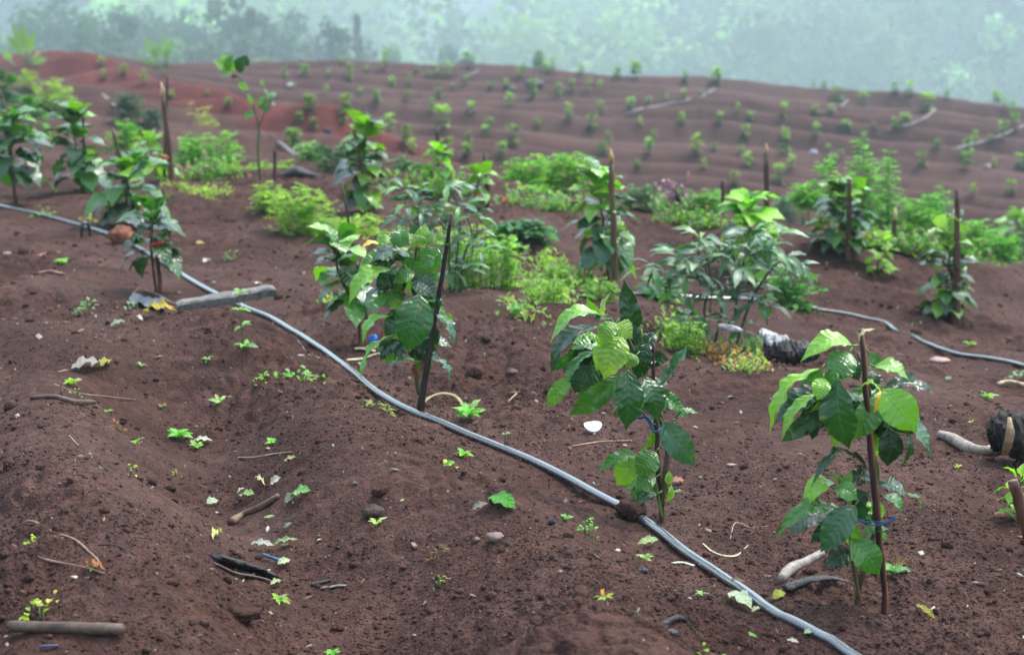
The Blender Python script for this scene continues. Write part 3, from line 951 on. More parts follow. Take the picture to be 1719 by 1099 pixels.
# --- generic coffee plant
def coffee(label, base_px, top_py, width, seed, n0=26, bare=.28, tones=(DM, M_, D_), young=(L_, LY), lean=0.0, base3=None, group=None, leaf_px=None, name="coffee_plant", detail=10, droop=1.0, mat="leaf"):
    b = at(*base_px) if base3 is None else np.asarray(base3, float)
    k = scale_at(b[1])
    H = (base_px[1] - top_py) * k * 1.02
    W = width * k
    n = int(n0 * 1.35)
    g = np.random.default_rng(seed)
    root = empty(name, b, label, "coffee plant", group)
    top = b + np.array((lean * k, g.normal(0, .01), H * .93))
    axis = spline([b - np.array((0, 0, .02)), b + (top - b) * .35 + np.array((g.normal(0, .012), 0, 0)), b + (top - b) * .7 + np.array((g.normal(0, .012), 0, 0)), top], 6)
    mb = MB()
    tube(mb, axis, [.0075 * min(1.5, H / .45), .006, .003], 7, STB, lump=.06, seed=seed)
    mb.build("stem", M["stem"], root)
    fo = MB()
    Lf = (leaf_px * k) if leaf_px else min(.17, max(.09, W * .48))
    for i in range(n):
        u = bare + (1 - bare) * (i + g.uniform(0, .8)) / n
        p = axis[min(len(axis) - 1, int(u * (len(axis) - 1)))]
        az = (i % 2) * math.pi + (i // 2) * 1.75 + g.normal(0, .35)
        out = np.array((math.cos(az), math.sin(az), 0))
        v = (u - bare) / (1 - bare)
        up = (-.75 + 1.45 * v ** 1.3) * droop + g.normal(0, .22)
        reach = W / 2 * (1 - .45 * v ** 3) - Lf * .75
        st = p + out * max(0.008, reach * g.uniform(.15, .8)) + np.array((0, 0, .02 * v + reach * .2))
        L = Lf * g.uniform(.8, 1.2) * (1 - .30 * v ** 4)
        d = nrm(out + np.array((0, 0, up)))
        q = st + d * L
        if q[2] < b[2] + .02: q[2] = b[2] + .03
        nh = np.array((0, 0, 1.0)) + out * (.5 + .7 * max(0, -up)) + g.normal(0, .25, 3)
        c = tones[g.integers(len(tones))] if (v < .66 and g.uniform() < .85) or g.uniform() < .25 else young[g.integers(len(young))]
        c = np.array(c) * g.uniform(.75, 1.25)
        leaf(fo, st, q, L * g.uniform(.52, .68), nh, c, g.uniform(.08, .24), g.uniform(.08, .3), .03, nt=detail, ns=4, seed=seed * 100 + i, twist=g.normal(0, .3), curl=.4)
        tube(fo, [p, st], [.0018, .0013], 4, np.array(M_), cap=False)
    fo.build("foliage", M[mat], root)
    return root, Spot(b)

def simple_stake(label, base_px, top_px, w0, w1, tint=WD, ref=None, pale=None, dd=0.0, top_dd=0.0, group=None):
    b = at(*base_px) if ref is None else ref
    sp = Spot(b)
    return stake("wooden_stake", label, b, [(base_px[0], base_px[1], dd), ((base_px[0] + top_px[0]) / 2 + .5, (base_px[1] + top_px[1]) / 2, dd + top_dd * .5), (top_px[0], top_px[1], dd + top_dd)], [w0, (w0 + w1) / 2, w1], sp, tint, pale_top=pale)

# small plant behind the mid plant
pl, sp = coffee("small coffee sapling with drooping leaves behind the plant at the long hose", (604, 576), 384, 120, 21, 22, .40, (M_, D_, DM), (L_, M_), lean=-34, leaf_px=62, detail=14)
simple_stake("thin brown stick leaning behind the small drooping sapling", (618, 545), (572, 305), 7, 4, (.07, .03, .02), dd=.12)
# left row, along the hose
coffee("low dark coffee sapling with red tie beside the brown ball of earth", (263, 490), 342, 112, 22, 20, .36, (D_, DM, D_), (DM, M_), lean=4, leaf_px=56, detail=14)
simple_stake("reddish stick tied to the low dark sapling with red ribbon", (269, 489), (261, 398), 8, 7, (.10, .03, .02), dd=-.03)
coffee("coffee sapling with spreading dark leaves behind the brown ball of earth", (226, 378), 272, 150, 23, 30, .12, (D_, DM, M_), (M_, L_), lean=-12, leaf_px=58, detail=12)
simple_stake("bare brown stick leaning out of the spreading sapling behind the earth ball", (231, 372), (188, 216), 8, 5, (.085, .038, .022), dd=-.16)
simple_stake("short dark stick beside the leaning bare stick in the spreading sapling", (221, 372), (195, 253), 8, 6, (.035, .018, .014), dd=.03)
coffee("coffee sapling with upright pale top leaf between two others in the hose row", (137, 322), 176, 112, 24, 32, .16, (M_, DM, G_), (M_, L_), lean=-6, leaf_px=52)
simple_stake("dark upright stick behind the sapling with the upright pale top leaf", (141, 318), (139, 182), 6, 4, (.04, .02, .016), dd=-.08)
coffee("coffee sapling cut by the picture edge, standing over the far end of the long hose", (24, 345), 194, 130, 25, 32, .32, (M_, DM, G_), (M_, L_), lean=4, leaf_px=56)
simple_stake("dark stick at the picture edge within the sapling over the hose end", (28, 345), (4, 168), 7, 4, (.04, .02, .016), dd=.04)
coffee("bushy dark coffee sapling rising behind the sapling at the picture edge", (14, 236), 128, 70, 26, 24, .1, (DM, G_), (M_,), leaf_px=34, mat="matte")
coffee("grey green low sapling behind the row at the hose end", (52, 240), 172, 90, 27, 26, .05, (G_, M_), (M_,), leaf_px=34, mat="matte")
# paired poles and tall sapling
simple_stake("thick brown pole with pale split top standing beside a thinner pole", (290, 312), (273, 160), 12, 9, (.10, .045, .024), pale=(.62, .44, .25))
simple_stake("thin dark pole standing beside the thick pole with pale split top", (275, 310), (281, 128), 6, 4, (.035, .022, .018), dd=.15)
coffee("bright leaved small sapling tied to the pair of poles", (268, 308), 232, 74, 28, 14, .35, (M_, L_), (L_, LY), lean=-16, leaf_px=42)

def tall_sapling():
    b = at(437, 300)
    sp = Spot(b)
    root = empty("coffee_plant", b, "tallest bare-stemmed coffee sapling, forked, with two leaf tufts against the red bank", "coffee plant")
    mb = MB()
    tube(mb, [sp(437, 304), sp(433, 250), sp(434, 215), sp(426, 180), sp(408, 140), sp(392, 118)], [.010, .009, .008, .007, .005, .003], 7, STC, n=5)
    tube(mb, [sp(434, 215), sp(442, 195), sp(450, 168)], [.007, .005, .004], 6, STC, n=4)
    mb.build("stem", M["stem"], root)
    fo = MB(); g = np.random.default_rng(5)
    L = [(388, 120, 358, 102, 20, L_), (392, 122, 372, 90, 18, L_), (388, 122, 370, 126, 20, M_), (398, 120, 414, 96, 24, DM), (408, 110, 414, 92, 20, D_), (392, 125, 400, 130, 18, D_), (382, 118, 392, 92, 16, M_),
         (400, 140, 418, 152, 12, L_), (428, 190, 410, 198, 14, M_), (450, 172, 432, 180, 18, M_), (450, 170, 464, 156, 18, M_), (448, 168, 442, 150, 18, M_), (452, 172, 462, 172, 16, D_), (446, 172, 448, 190, 16, M_), (425, 178, 415, 156, 8, L_), (436, 180, 446, 162, 14, L_)]
    for i, (a, b_, c, d, w, t) in enumerate(L):
        leaf(fo, sp(a, b_, 0), sp(c, d, g.normal(0, .05)), w * sp.k, CAMF + g.normal(0, .3, 3), np.array(t) * g.uniform(.8, 1.2), .12, .3, .03, nt=10, ns=4, seed=i)
    fo.build("foliage", M["leaf"], root)
tall_sapling()
simple_stake("short dark peg in front of the tallest forked sapling", (461, 298), (461, 252), 6, 5, (.05, .02, .018))

coffee("tall narrow coffee sapling with dark lower leaves beside a leaning brown stake", (607, 356), 200, 84, 29, 40, .10, (D_, DM, M_), (L_, LY), lean=10, leaf_px=46)
simple_stake("leaning brown stake with worn top in the tall narrow sapling", (620, 350), (591, 200), 10, 6, (.11, .05, .028), dd=-.18)
simple_stake("short reddish peg just behind the leaning brown stake", (586, 262), (585, 220), 6, 4, (.07, .025, .02))
coffee("small bright coffee sapling around an upright dark stick near the terrace edge", (736, 306), 254, 62, 30, 20, .02, (M_, L_), (L_, LY), leaf_px=30, mat="matte")
simple_stake("upright dark stick in the small bright sapling near the terrace edge", (737, 300), (733, 216), 6, 5, (.045, .02, .018), dd=-.05)
simple_stake("dark stick above the lance-leaved bush with small orange stub", (817, 345), (812, 256), 6, 4, (.05, .022, .018))
simple_stake("short thick dark stake beside the orange stub behind the lance-leaved bush", (819, 350), (818, 300), 10, 9, (.06, .025, .018), dd=.05)
coffee("small sapling with one pale leaf below the terrace edge by the dark sticks", (800, 352), 288, 70, 61, 16, .1, (M_, L_), (L_, LY), leaf_px=34)
coffee("leafy coffee sapling beside the thick pale-edged stake behind the yellow weeds", (1024, 486), 282, 104, 31, 42, .26, (DM, M_, G_), (L_, LY), lean=-26, leaf_px=58, detail=12)
simple_stake("thick stake with a pale split edge beside the leafy sapling behind the yellow weeds", (1033, 488), (1025, 274), 14, 9, (.095, .05, .025), pale=(.5, .30, .10), dd=-.16)
simple_stake("thin dark stick standing behind the stake with the pale split edge", (1003, 330), (1003, 264), 6, 5, (.05, .03, .025))
coffee("coffee sapling with bright yellow tip leaves behind the larger lance-leaved bush", (1262, 470), 332, 120, 32, 34, .28, (M_, DM, L_), (LY, L_, L_), lean=-8, leaf_px=58, detail=12, mat="soft")
simple_stake("tall thin dark stake behind the bright yellow-tipped sapling", (1287, 420), (1286, 262), 10, 9, (.06, .03, .022), pale=(.35, .22, .12), dd=.1)
simple_stake("short reddish stake by the purple flower head", (1214, 372), (1213, 302), 8, 6, (.075, .028, .02))
coffee("broad dark coffee sapling with a stake at the bright fern edge", (1408, 424), 306, 118, 33, 44, .10, (D_, DM, M_, G_), (L_, LY), lean=4, leaf_px=48)
simple_stake("reddish stake in the broad dark sapling at the fern edge", (1424, 420), (1426, 300), 9, 8, (.085, .035, .022), dd=-.18)
simple_stake("short stake with a bright pale top by the yellowing little sapling", (1499, 424), (1502, 368), 8, 8, (.07, .035, .025), pale=(.72, .56, .26))
coffee("little sapling with yellowing leaves at the foot of the pale-topped stake", (1478, 458), 392, 70, 34, 18, .05, (L_, LY), (LY, Y_), lean=-4, leaf_px=28, mat="soft")
coffee("compact dark coffee sapling hugging the tallest pointed stake", (1582, 534), 372, 92, 35, 46, .06, (D_, DM, M_), (L_, P_), lean=2, leaf_px=50, detail=12)
simple_stake("tallest pointed stake, dark brown, behind the compact dark sapling", (1605, 530), (1607, 318), 18, 8, (.085, .035, .022), ref=at(1582, 534), dd=-.09)
coffee("bright coffee sapling cut by the picture edge beyond the pointed stake", (1712, 436), 362, 100, 36, 34, .08, (M_, L_, DM), (L_, LY), leaf_px=44)
simple_stake("leaning red-brown stake cut by the picture edge below the charred stump", (1734, 930), (1700, 806), 22, 20, (.14, .055, .028))
coffee("low pale sprouting sapling behind the leaning red-brown stake", (1716, 872), 792, 60, 37, 14, .05, (LY, L_), (LY, Y_), leaf_px=36, detail=14, mat="soft")

# ------------------------------------------------------------------ bushes and weeds
def feathery(label, base_px, tops, width, tint, seed, leaflet=8, per=16, name="weed_bush", cat="weed bush", group=None, mat="soft", aspect=.34, spread=1.0, ycol=None, dd=0.0, bare=.06):
    """soft bush: arching stems, each with rows of small leaflets; tops are picture points"""
    b = at(*base_px)
    b = b + np.array((b[0] / b[1] * dd, dd, 0)); b[2] = Z(b[0], b[1])
    sp = Spot(b); k = sp.k
    g = np.random.default_rng(seed)
    root = empty(name, b, label, cat, group)
    st, fo = MB(), MB()
    for tx, ty in tops:
        for rep in range(1):
            foot = b + np.array((g.normal(0, width * k * .16), g.normal(0, width * k * .16), 0))
            foot[0] = foot[0] * .4 + sp(tx, ty)[0] * .6
            foot[2] = Z(foot[0], foot[1]) - .01
            top = sp(tx, ty, g.normal(0, width * k * .22))
            mid = (foot + top) / 2 + np.array((g.normal(0, .02), g.normal(0, .02), (top[2] - foot[2]) * .12))
            ax = spline([foot, mid, top], 6)
            tube(st, ax, [.0022, .0012], 5, np.array(M_) * .9)
            for i in range(per):
                u = bare + (1 - bare) * (i + g.uniform()) / per
                p = ax[min(len(ax) - 1, int(u * (len(ax) - 1)))] + g.normal(0, .006, 3)
                az = g.uniform(0, 6.28)
                fl = leaflet * k * g.uniform(1.6, 3.6) * (1.15 - .55 * u)       # frond
                d = nrm((math.cos(az), math.sin(az), g.uniform(-.15, .7)))
                q = p + d * fl * spread
                c0 = np.array(tint if (ycol is None or g.uniform() < .6) else ycol) * g.uniform(.65, 1.3)
                sd = nrm(np.cross(d, (0, 0, 1)))
                nl = 4
                for j in range(nl):
                    w = (j + .6) / nl
                    m = p + (q - p) * w - np.array((0, 0, .25 * fl * w * w))
                    for sg in (-1, 1):
                        L = leaflet * k * g.uniform(.7, 1.25)
                        e = nrm(d * .7 + sd * sg * .9 + g.normal(0, .2, 3))
                        leaf(fo, m, m + e * L - np.array((0, 0, L * .18)), L * aspect * g.uniform(.8, 1.3), np.array((0, 0, 1.0)) + g.normal(0, .35, 3), c0 * g.uniform(.85, 1.15), .1, .2, 0, nt=3, ns=2)
    st.build("stem", M["stem"], root)
    fo.build("foliage", M[mat], root)
    return root

def cl(cx, cy, w, h, n, seed):
    """n stem tops spread under a dome of the picture"""
    g = np.random.default_rng(seed)
    return [(cx + w * g.uniform(-.5, .5), cy + h * g.uniform(0, 1) ** 1.5 * .8) for _ in range(n)]

BG = (.11, .33, .028); YG = (.21, .38, .022); MG = (.05, .20, .04)
feathery("bright yellow-green feathery weed clump in front of the tall narrow sapling", (505, 392), cl(505, 308, 110, 60, 26, 1), 110, YG, 1, 8, 12, ycol=(.20, .40, .03))
feathery("yellow-green weed clump with finer stems on the terrace side of the brightest clump", (452, 362), cl(452, 306, 64, 36, 14, 2), 64, YG, 2, 7, 11)
feathery("green fern clump behind the pair of poles, on the hose side of the red bank", (355, 296), cl(352, 222, 110, 60, 24, 3), 110, BG, 3, 8, 12, mat="matte", dd=1.0)
feathery("grey green round weed beside the fern clump behind the poles", (308, 292), cl(308, 222, 34, 50, 9, 4), 34, (.06, .14, .06), 4, 7, 10, mat="matte", dd=1.0)
feathery("yellow-green pointed fern standing on the dark red slope near the picture corner", (92, 182), cl(92, 132, 46, 34, 9, 5), 46, YG, 5, 8, 10, mat="matte")
feathery("small yellow fern at the top of the red slope by the picture edge", (44, 150), cl(42, 118, 26, 22, 5, 6), 26, YG, 6, 6, 9, mat="matte")
feathery("pale green upright fern between the leaning bare stick and the pair of poles", (210, 262), cl(208, 196, 40, 44, 10, 7), 40, BG, 7, 8, 11, mat="matte", dd=.8)
feathery("yellow tipped weed reaching over the red bank", (350, 232), [(326, 168), (336, 180), (345, 190), (352, 198), (360, 205), (348, 178)], 34, (.26, .36, .04), 8, 6, 9, mat="matte", dd=2.0)
feathery("yellow-green low weeds around the foot of the tallest forked sapling", (450, 300), cl(452, 268, 90, 26, 14, 9), 90, (.17, .36, .04), 9, 6, 9, mat="matte", dd=.6)
feathery("green fern clump at the terrace edge between the dark sticks and the leafy sapling", (880, 338), cl(878, 262, 70, 56, 18, 10), 70, BG, 10, 8, 12, mat="matte", dd=.9)
feathery("tall bright fern clump just behind the thin dark stick at the terrace edge", (950, 342), cl(945, 254, 90, 60, 22, 11), 90, BG, 11, 9, 12, mat="matte", dd=1.1, ycol=(.2, .4, .03))
feathery("bright low fern fringe below the tall fern clump at the terrace edge", (905, 352), cl(905, 314, 90, 24, 14, 12), 90, (.16, .40, .035), 12, 7, 10, mat="matte", dd=.6)
feathery("soft green weed behind the purple flower head", (1130, 372), cl(1128, 314, 66, 36, 14, 13), 66, (.08, .24, .045), 13, 8, 11, mat="matte", dd=.6)
feathery("green broad weed between the purple flower head and the short reddish stake", (1185, 376), cl(1182, 318, 70, 36, 14, 14), 70, (.09, .27, .04), 14, 9, 11, mat="matte", dd=.7)
feathery("tall feathery plant with the highest plume at the fern edge", (1448, 412), [(1452, 232), (1448, 250), (1442, 262), (1458, 268), (1436, 282), (1462, 290), (1446, 300), (1430, 300), (1452, 320), (1440, 335), (1466, 330)], 56, (.11, .34, .04), 15, 10, 16, mat="matte", dd=.9, bare=.45)
feathery("slender feathery plant with stacked tufts beside the highest plume", (1492, 416), [(1490, 246), (1488, 262), (1492, 285), (1484, 300), (1490, 330), (1496, 318)], 36, (.10, .33, .04), 16, 9, 16, mat="matte", dd=.9, bare=.4)
feathery("feathery plant with two round tufts behind the broad dark sapling", (1388, 400), [(1386, 272), (1380, 290), (1394, 296), (1388, 262), (1376, 306), (1398, 312)], 40, (.10, .32, .04), 17, 9, 14, mat="matte", dd=.9, bare=.45)
feathery("round green tufted weed on a short stem before the dark row", (1350, 402), cl(1350, 308, 38, 40, 10, 18), 38, (.11, .32, .04), 18, 9, 13, mat="matte", dd=.8, bare=.5)
feathery("green fern mass behind the pale-topped stake", (1530, 424), cl(1528, 330, 100, 66, 26, 19), 100, BG, 19, 9, 12, mat="matte", dd=.9)
feathery("tall fern clump pointing up between the pale-topped and the pointed stake", (1566, 428), cl(1566, 318, 56, 60, 16, 20), 56, (.10, .31, .04), 20, 9, 12, mat="matte", dd=1.0)
feathery("arching bright fern beyond the tallest pointed stake", (1640, 440), cl(1640, 366, 70, 50, 16, 22), 70, (.12, .34, .04), 22, 9, 12, mat="matte", dd=.8)
feathery("bright fern mass between the arching fern and the edge sapling", (1682, 448), cl(1684, 388, 70, 44, 14, 23), 70, BG, 23, 9, 12, mat="matte", dd=.6)
feathery("dim green weed below the highest plume", (1420, 410), cl(1440, 345, 120, 44, 20, 24), 120, (.07, .24, .04), 24, 8, 11, mat="matte", dd=1.2)
# weeds around the nearer lance-leaved bush
feathery("dense yellow-green weed under the lance-leaved bush beside the long hose sapling", (800, 488), cl(800, 372, 120, 80, 34, 25), 130, (.14, .36, .035), 25, 8, 13, dd=.12, ycol=(.24, .42, .04))
feathery("bright thready weed at the outer side of the lance-leaved bush", (845, 486), cl(846, 390, 50, 60, 14, 26), 50, (.22, .44, .035), 26, 7, 13, dd=.05)
feathery("dark round-leaved weed behind the bright thready weed", (880, 430), cl(878, 372, 60, 40, 12, 27), 60, (.035, .17, .05), 27, 14, 6, aspect=.8, dd=.25)
feathery("yellow-green fine weed between the small drooping sapling and the dark narrow one", (600, 420), cl(602, 358, 70, 44, 16, 28), 70, (.24, .42, .04), 28, 7, 10, dd=.5)

for lb, px, py, h, w, sd, tn in [("low yellow-green weed at the outer end of the creeping weeds", 905, 510, 44, 70, 91, YG),
                                 ("pale green low weed behind the creeping weeds", 940, 480, 34, 60, 92, (.16, .34, .05)),
                                 ("ragged low weed by the foot of the thick pale-edged stake", 1000, 500, 30, 60, 93, (.14, .30, .04)),
                                 ("yellowing weed in front of the stems of the largest lance-leaved bush", 1150, 590, 52, 70, 94, (.20, .36, .035)),
                                 ("grassy weed tuft between the bush stems and the ashy log", 1262, 606, 46, 66, 95, (.07, .20, .05)),
                                 ("small yellow-green weed between the small drooping sapling and the lance-leaved bush", 668, 430, 50, 60, 96, YG),
                                 ("yellow-green weed joining the bright clump to the drooping sapling", 566, 404, 44, 60, 97, YG)]:
    feathery(lb, (px, py), cl(px, py - h, w, h * .7, 12, sd), w, tn, sd, 7, 10, ycol=(.12, .28, .03))

def lance(label, base_px, stems, clusters, seed, tones, L=(34, 50), nper=7, dd=0.0, name="broadleaf_bush"):
    b = at(*base_px); sp = Spot(b); k = sp.k
    g = np.random.default_rng(seed)
    root = empty(name, b, label, "bush")
    st, fo = MB(), MB()
    for pts in stems:
        P = [sp(*q) for q in pts]; P[0][2] = Z(P[0][0], P[0][1]) - .02
        tube(st, P, [.006, .005, .003], 6, (.05, .075, .03), n=5)
    for cx, cy, cd in clusters:
        c = sp(cx, cy, cd)
        hub = c - np.array((0, 0, .04))
        tube(st, [hub + g.normal(0, .012, 3) - np.array((0, 0, .03)), c], [.003, .002], 5, (.09, .11, .04))
        a0 = g.uniform(0, 6.28)
        for i in range(nper):
            az = a0 + 2 * math.pi * i / nper + g.normal(0, .25)
            ln = g.uniform(*L) * k
            el = g.uniform(-.65, .5)
            d = nrm((math.cos(az), math.sin(az) * .9, el))
            p0 = c + d * .012 + g.normal(0, .008, 3)
            q = p0 + d * ln - np.array((0, 0, ln * .18))
            t = np.array(tones[g.integers(len(tones))]) * g.uniform(.7, 1.3)
            leaf(fo, p0, q, ln * g.uniform(.20, .30), np.array((0, -.25, 1.0)) + d * .25 + g.normal(0, .25, 3), t, g.uniform(.08, .22), .25, .02, nt=9, ns=4, seed=i + seed, twist=g.normal(0, .4), blunt=1.0)
    st.build("stem", M["stem"], root)
    fo.build("foliage", M["grey"], root)
    return root, sp

GRY = [(.045, .14, .06), (.035, .11, .05), (.06, .17, .05), (.03, .10, .03), (.075, .20, .05), (.05, .13, .075)]
def z2(L): return [(600 + a / 5, 280 + b / 5, c) for a, b, c in L]
lance("lance-leaved grey green bush right behind the sapling at the long hose", (765, 492),
      [z2([(780, 1050, 0), (770, 800, 0), (760, 560, 0), (600, 380, 0)]), z2([(850, 1040, .02), (900, 740, .02), (960, 560, .02), (880, 330, .02)]), z2([(800, 1040, .03), (840, 700, .05), (860, 380, .06), (780, 190, .05)])],
      z2([(440, 330, 0), (560, 400, -.05), (360, 430, 0), (640, 300, .05), (780, 170, .05), (880, 350, 0), (960, 560, -.03), (940, 840, -.03), (700, 420, -.06), (400, 180, .05), (520, 260, .05), (1000, 420, .03), (820, 620, .05), (760, 860, .05), (480, 480, .02), (660, 190, .1), (1040, 700, .06)]), 41, GRY)
feathery("dried brown stem with orange stub of leaf behind the lance-leaved bush", (850, 338), [(795, 328), (842, 330)], 20, (.45, .13, .02), 29, 5, 4)
def z3(L): return [(1050 + a / 3.33, 290 + b / 3.33, c) for a, b, c in L]
plD, spD = lance("largest lance-leaved bush with drooping grey green leaves above the burnt log", (1222, 586),
      [z3([(470, 930, 0), (440, 760, 0), (480, 620, 0), (450, 450, 0)]), z3([(585, 985, 0), (615, 760, 0), (640, 580, 0), (700, 360, 0)]), z3([(490, 900, .03), (540, 740, .02), (490, 600, 0), (250, 580, 0)]), z3([(600, 960, .02), (700, 720, .03), (800, 560, .03), (880, 470, .03)])],
      z3([(450, 450, 0), (240, 560, -.04), (330, 600, 0), (700, 340, 0), (800, 430, 0), (640, 530, -.06), (890, 480, .03), (770, 720, -.05), (480, 690, -.04), (420, 380, .04), (600, 410, 0), (540, 500, .04), (160, 520, .05), (740, 520, .04), (820, 350, .06), (380, 520, -.05), (560, 620, .05), (690, 640, .04), (930, 560, .05), (330, 800, -.03), (620, 860, -.03), (420, 800, 0), (300, 470, .05), (520, 400, .06), (230, 660, .04)]), 43, GRY, L=(38, 58), nper=9)
feathery("dark glossy low weed between the larger lance-leaved bush and the second hose", (1330, 516), cl(1325, 448, 60, 50, 12, 44), 60, (.06, .24, .035), 44, 13, 6, aspect=.6)
feathery("fresh green low weed on the inner side of the larger lance-leaved bush", (1095, 500), cl(1095, 462, 60, 24, 10, 45), 60, (.05, .20, .06), 45, 14, 5, aspect=.4)

def flower_head():
    b = at(1168, 420); sp = Spot(b); g = np.random.default_rng(3)
    root = empty("flowering_weed", b, "wiry weed with a purple seed head standing above the larger lance-leaved bush", "weed")
    st, fl = MB(), MB()
    tube(st, [sp(1168, 424), sp(1164, 385), sp(1152, 355), sp(1138, 335)], [.004, .003, .002], 5, (.06, .05, .04), n=4)
    for i in range(60):
        q = sp(1128 + g.normal(0, 14), 320 + g.normal(0, 12), g.normal(0, .04))
        tube(st, [sp(1140, 340), (sp(1134, 332) + q) / 2, q], [.0012, .0008], 4, (.08, .07, .06), cap=False)
        for j in range(2):
            e = nrm(g.normal(0, 1, 3)); r = .015
            leaf(fl, q - e * r, q + e * r, r * 1.4, g.normal(0, 1, 3), np.array(((.26, .15, .28), (.42, .34, .40), (.14, .07, .16))[g.integers(3)]), .3, .3, 0, nt=3, ns=2)
    st.build("stem", M["stem"], root); fl.build("flower_head", M["matte"], root)
flower_head()

def carpet(name, label, cat, regions, seed, tints, size, per):
    """low creeping weeds nobody could count"""
    g = np.random.default_rng(seed); mb = MB()
    for poly, n in regions:
        q = np.array(poly, float)
        for _ in range(n):
            w = g.dirichlet(np.ones(len(q)) * .9); px, py = w @ q + g.normal(0, 5, 2) * (1, .5); hf = g.uniform(.2, 1.3)
            b = at(px, py); k = scale_at(b[1])
            for j in range(per):
                az = g.uniform(0, 6.28); L = size * k * g.uniform(.5, 1.3)
                d = nrm((math.cos(az), math.sin(az), g.uniform(.1, 1.6)))
                p = b + g.normal(0, 1, 3) * np.array((size * k * .6, size * k * .6, 0)) + np.array((0, 0, size * k * 2.4 * g.uniform(0, 1) ** 2 * hf))
                leaf(mb, p, p + d * L, L * g.uniform(.3, .6), (0, -.2, 1), np.array(tints[g.integers(len(tints))]) * g.uniform(.7, 1.25), .15, .2, 0, nt=3, ns=2)
    o = mb.build(name, M["soft"])
    return tag(o, label, cat, kind="stuff")
carpet("creeping_weeds", "low yellow-green creeping weeds on the soil around the two lance-leaved bushes", "weeds",
       [([(850, 470), (930, 430), (985, 480), (960, 530), (900, 520)], 120), ([(880, 440), (945, 445), (940, 470)], 26), ([(960, 470), (1020, 480), (1000, 500)], 40),
        ([(1080, 560), (1130, 520), (1180, 560), (1240, 600), (1120, 600)], 150), ([(1230, 590), (1300, 610), (1270, 640), (1220, 620)], 60), ([(840, 505), (880, 540), (930, 560)], 18)], 51, [YG, (.16, .33, .035), (.08, .22, .04), (.22, .30, .05)], 11, 6)
carpet("fringe_weeds", "bright green weeds growing thick along the terrace edge beyond the sapling rows", "weeds",
       [([(835, 352), (1005, 356), (990, 338), (850, 338)], 70), ([(1085, 378), (1240, 392), (1235, 376), (1100, 364)], 60), ([(1330, 404), (1530, 430), (1719, 462), (1719, 446), (1530, 416), (1340, 392)], 170), ([(286, 304), (420, 300), (400, 288), (300, 290)], 60), ([(620, 318), (800, 330), (790, 318), (640, 306)], 60)], 54, [(.07, .23, .025), (.10, .27, .03), (.045, .17, .025), (.16, .30, .03), (.12, .09, .03)], 12, 8)
carpet("trailing_weeds", "thin line of low yellow weeds along the terrace below the poles", "weeds",
       [([(265, 318), (330, 322), (420, 330), (360, 334)], 90), ([(540, 500), (600, 512), (560, 520)], 26), ([(425, 385), (560, 396), (640, 400), (600, 380)], 60), ([(130, 368), (160, 372)], 8)], 52, [YG, (.24, .36, .05), (.33, .40, .06)], 6, 5)
carpet("dead_brush", "reddish brown dead stems and leaves lying under the larger lance-leaved bush", "dead brush",
       [([(1110, 565), (1230, 590), (1310, 622), (1280, 640), (1180, 600)], 150), ([(1190, 590), (1280, 630)], 40)], 53, [(.16, .06, .02), (.30, .16, .05), (.10, .05, .03), (.38, .26, .09)], 10, 4)

# ------------------------------------------------------------------ hoses
def hose(label, pts, r, name="irrigation_hose", lift=.75, group=None):
    P = []
    for px, py in pts:
        q = at(px, py + 1000 * r * 3 / 10 * 4.5 / 8)
        q[2] = float(terrain(np.array([q[0]]), np.array([q[1]]), fine=False)[0]) + r * lift
        P.append(q)
    mb = MB()
    P = spline(P, 7)
    # a hose is stiff: ease out the bumps
    for _ in range(4):
        P[1:-1] = .25 * P[:-2] + .5 * P[1:-1] + .25 * P[2:]
    tz = terrain(P[:, 0], P[:, 1])
    P[:, 2] = np.maximum(P[:, 2], tz + r * .6)
    for _ in range(2):
        P[1:-1] = .25 * P[:-2] + .5 * P[1:-1] + .25 * P[2:]
    tube(mb, P, r * 1.1, 16, flat=.78)
    o = mb.build(name, M["hose"])
    return tag(o, label, "hose", group), P
MAIN = [(-70, 330), (0, 346), (60, 358), (120, 374), (180, 392), (230, 414), (268, 437), (300, 458), (345, 485), (385, 504), (420, 521), (455, 534), (500, 562), (545, 590), (580, 618), (620, 651), (660, 677), (700, 696), (745, 713), (790, 733), (850, 757), (900, 778), (950, 803), (1000, 831), (1045, 854), (1070, 869), (1110, 896), (1150, 929), (1200, 962), (1250, 998), (1300, 1036), (1350, 1060), (1400, 1086), (1450, 1116), (1520, 1160)]
HM, HP = hose("long black irrigation hose with pale shine winding across the near field", MAIN, .0112)
hose("second irrigation hose curving behind the tall sapling toward the picture edge", [(1050, 494), (1100, 495), (1160, 499), (1230, 508), (1290, 514), (1340, 517), (1400, 524), (1450, 534), (1500, 555), (1560, 579), (1610, 596), (1660, 602), (1719, 615), (1790, 634)], .0112)
FH = [("pale pipe lying on the far ridge in the middle of the skyline", [(768, 133), (782, 128), (796, 122), (804, 117)]),
      ("pale pipe curving up to the largest skyline seedling on the far slope", [(1040, 194), (1080, 182), (1120, 175), (1160, 168), (1185, 158), (1200, 148)]),
      ("short pale pipe climbing beside the paired seedlings under the far skyline", [(1380, 190), (1402, 182), (1415, 175), (1424, 167)]),
      ("pale pipe following the outer terrace up to the picture edge", [(1600, 250), (1640, 240), (1680, 228), (1719, 210)]),
      ("faint pale pipe along the terrace by the doubled seedlings", [(1490, 218), (1530, 208), (1556, 196), (1570, 183)])]
for lb, p in FH:
    o, _ = hose(lb, p, .019, lift=3.5)
    o.data.materials[0] = M["plastic"]
    t = o.data.color_attributes["tint"]
    t.data.foreach_set("color", np.tile(np.array((.36, .36, .35, 1), np.float32), len(o.data.vertices)))

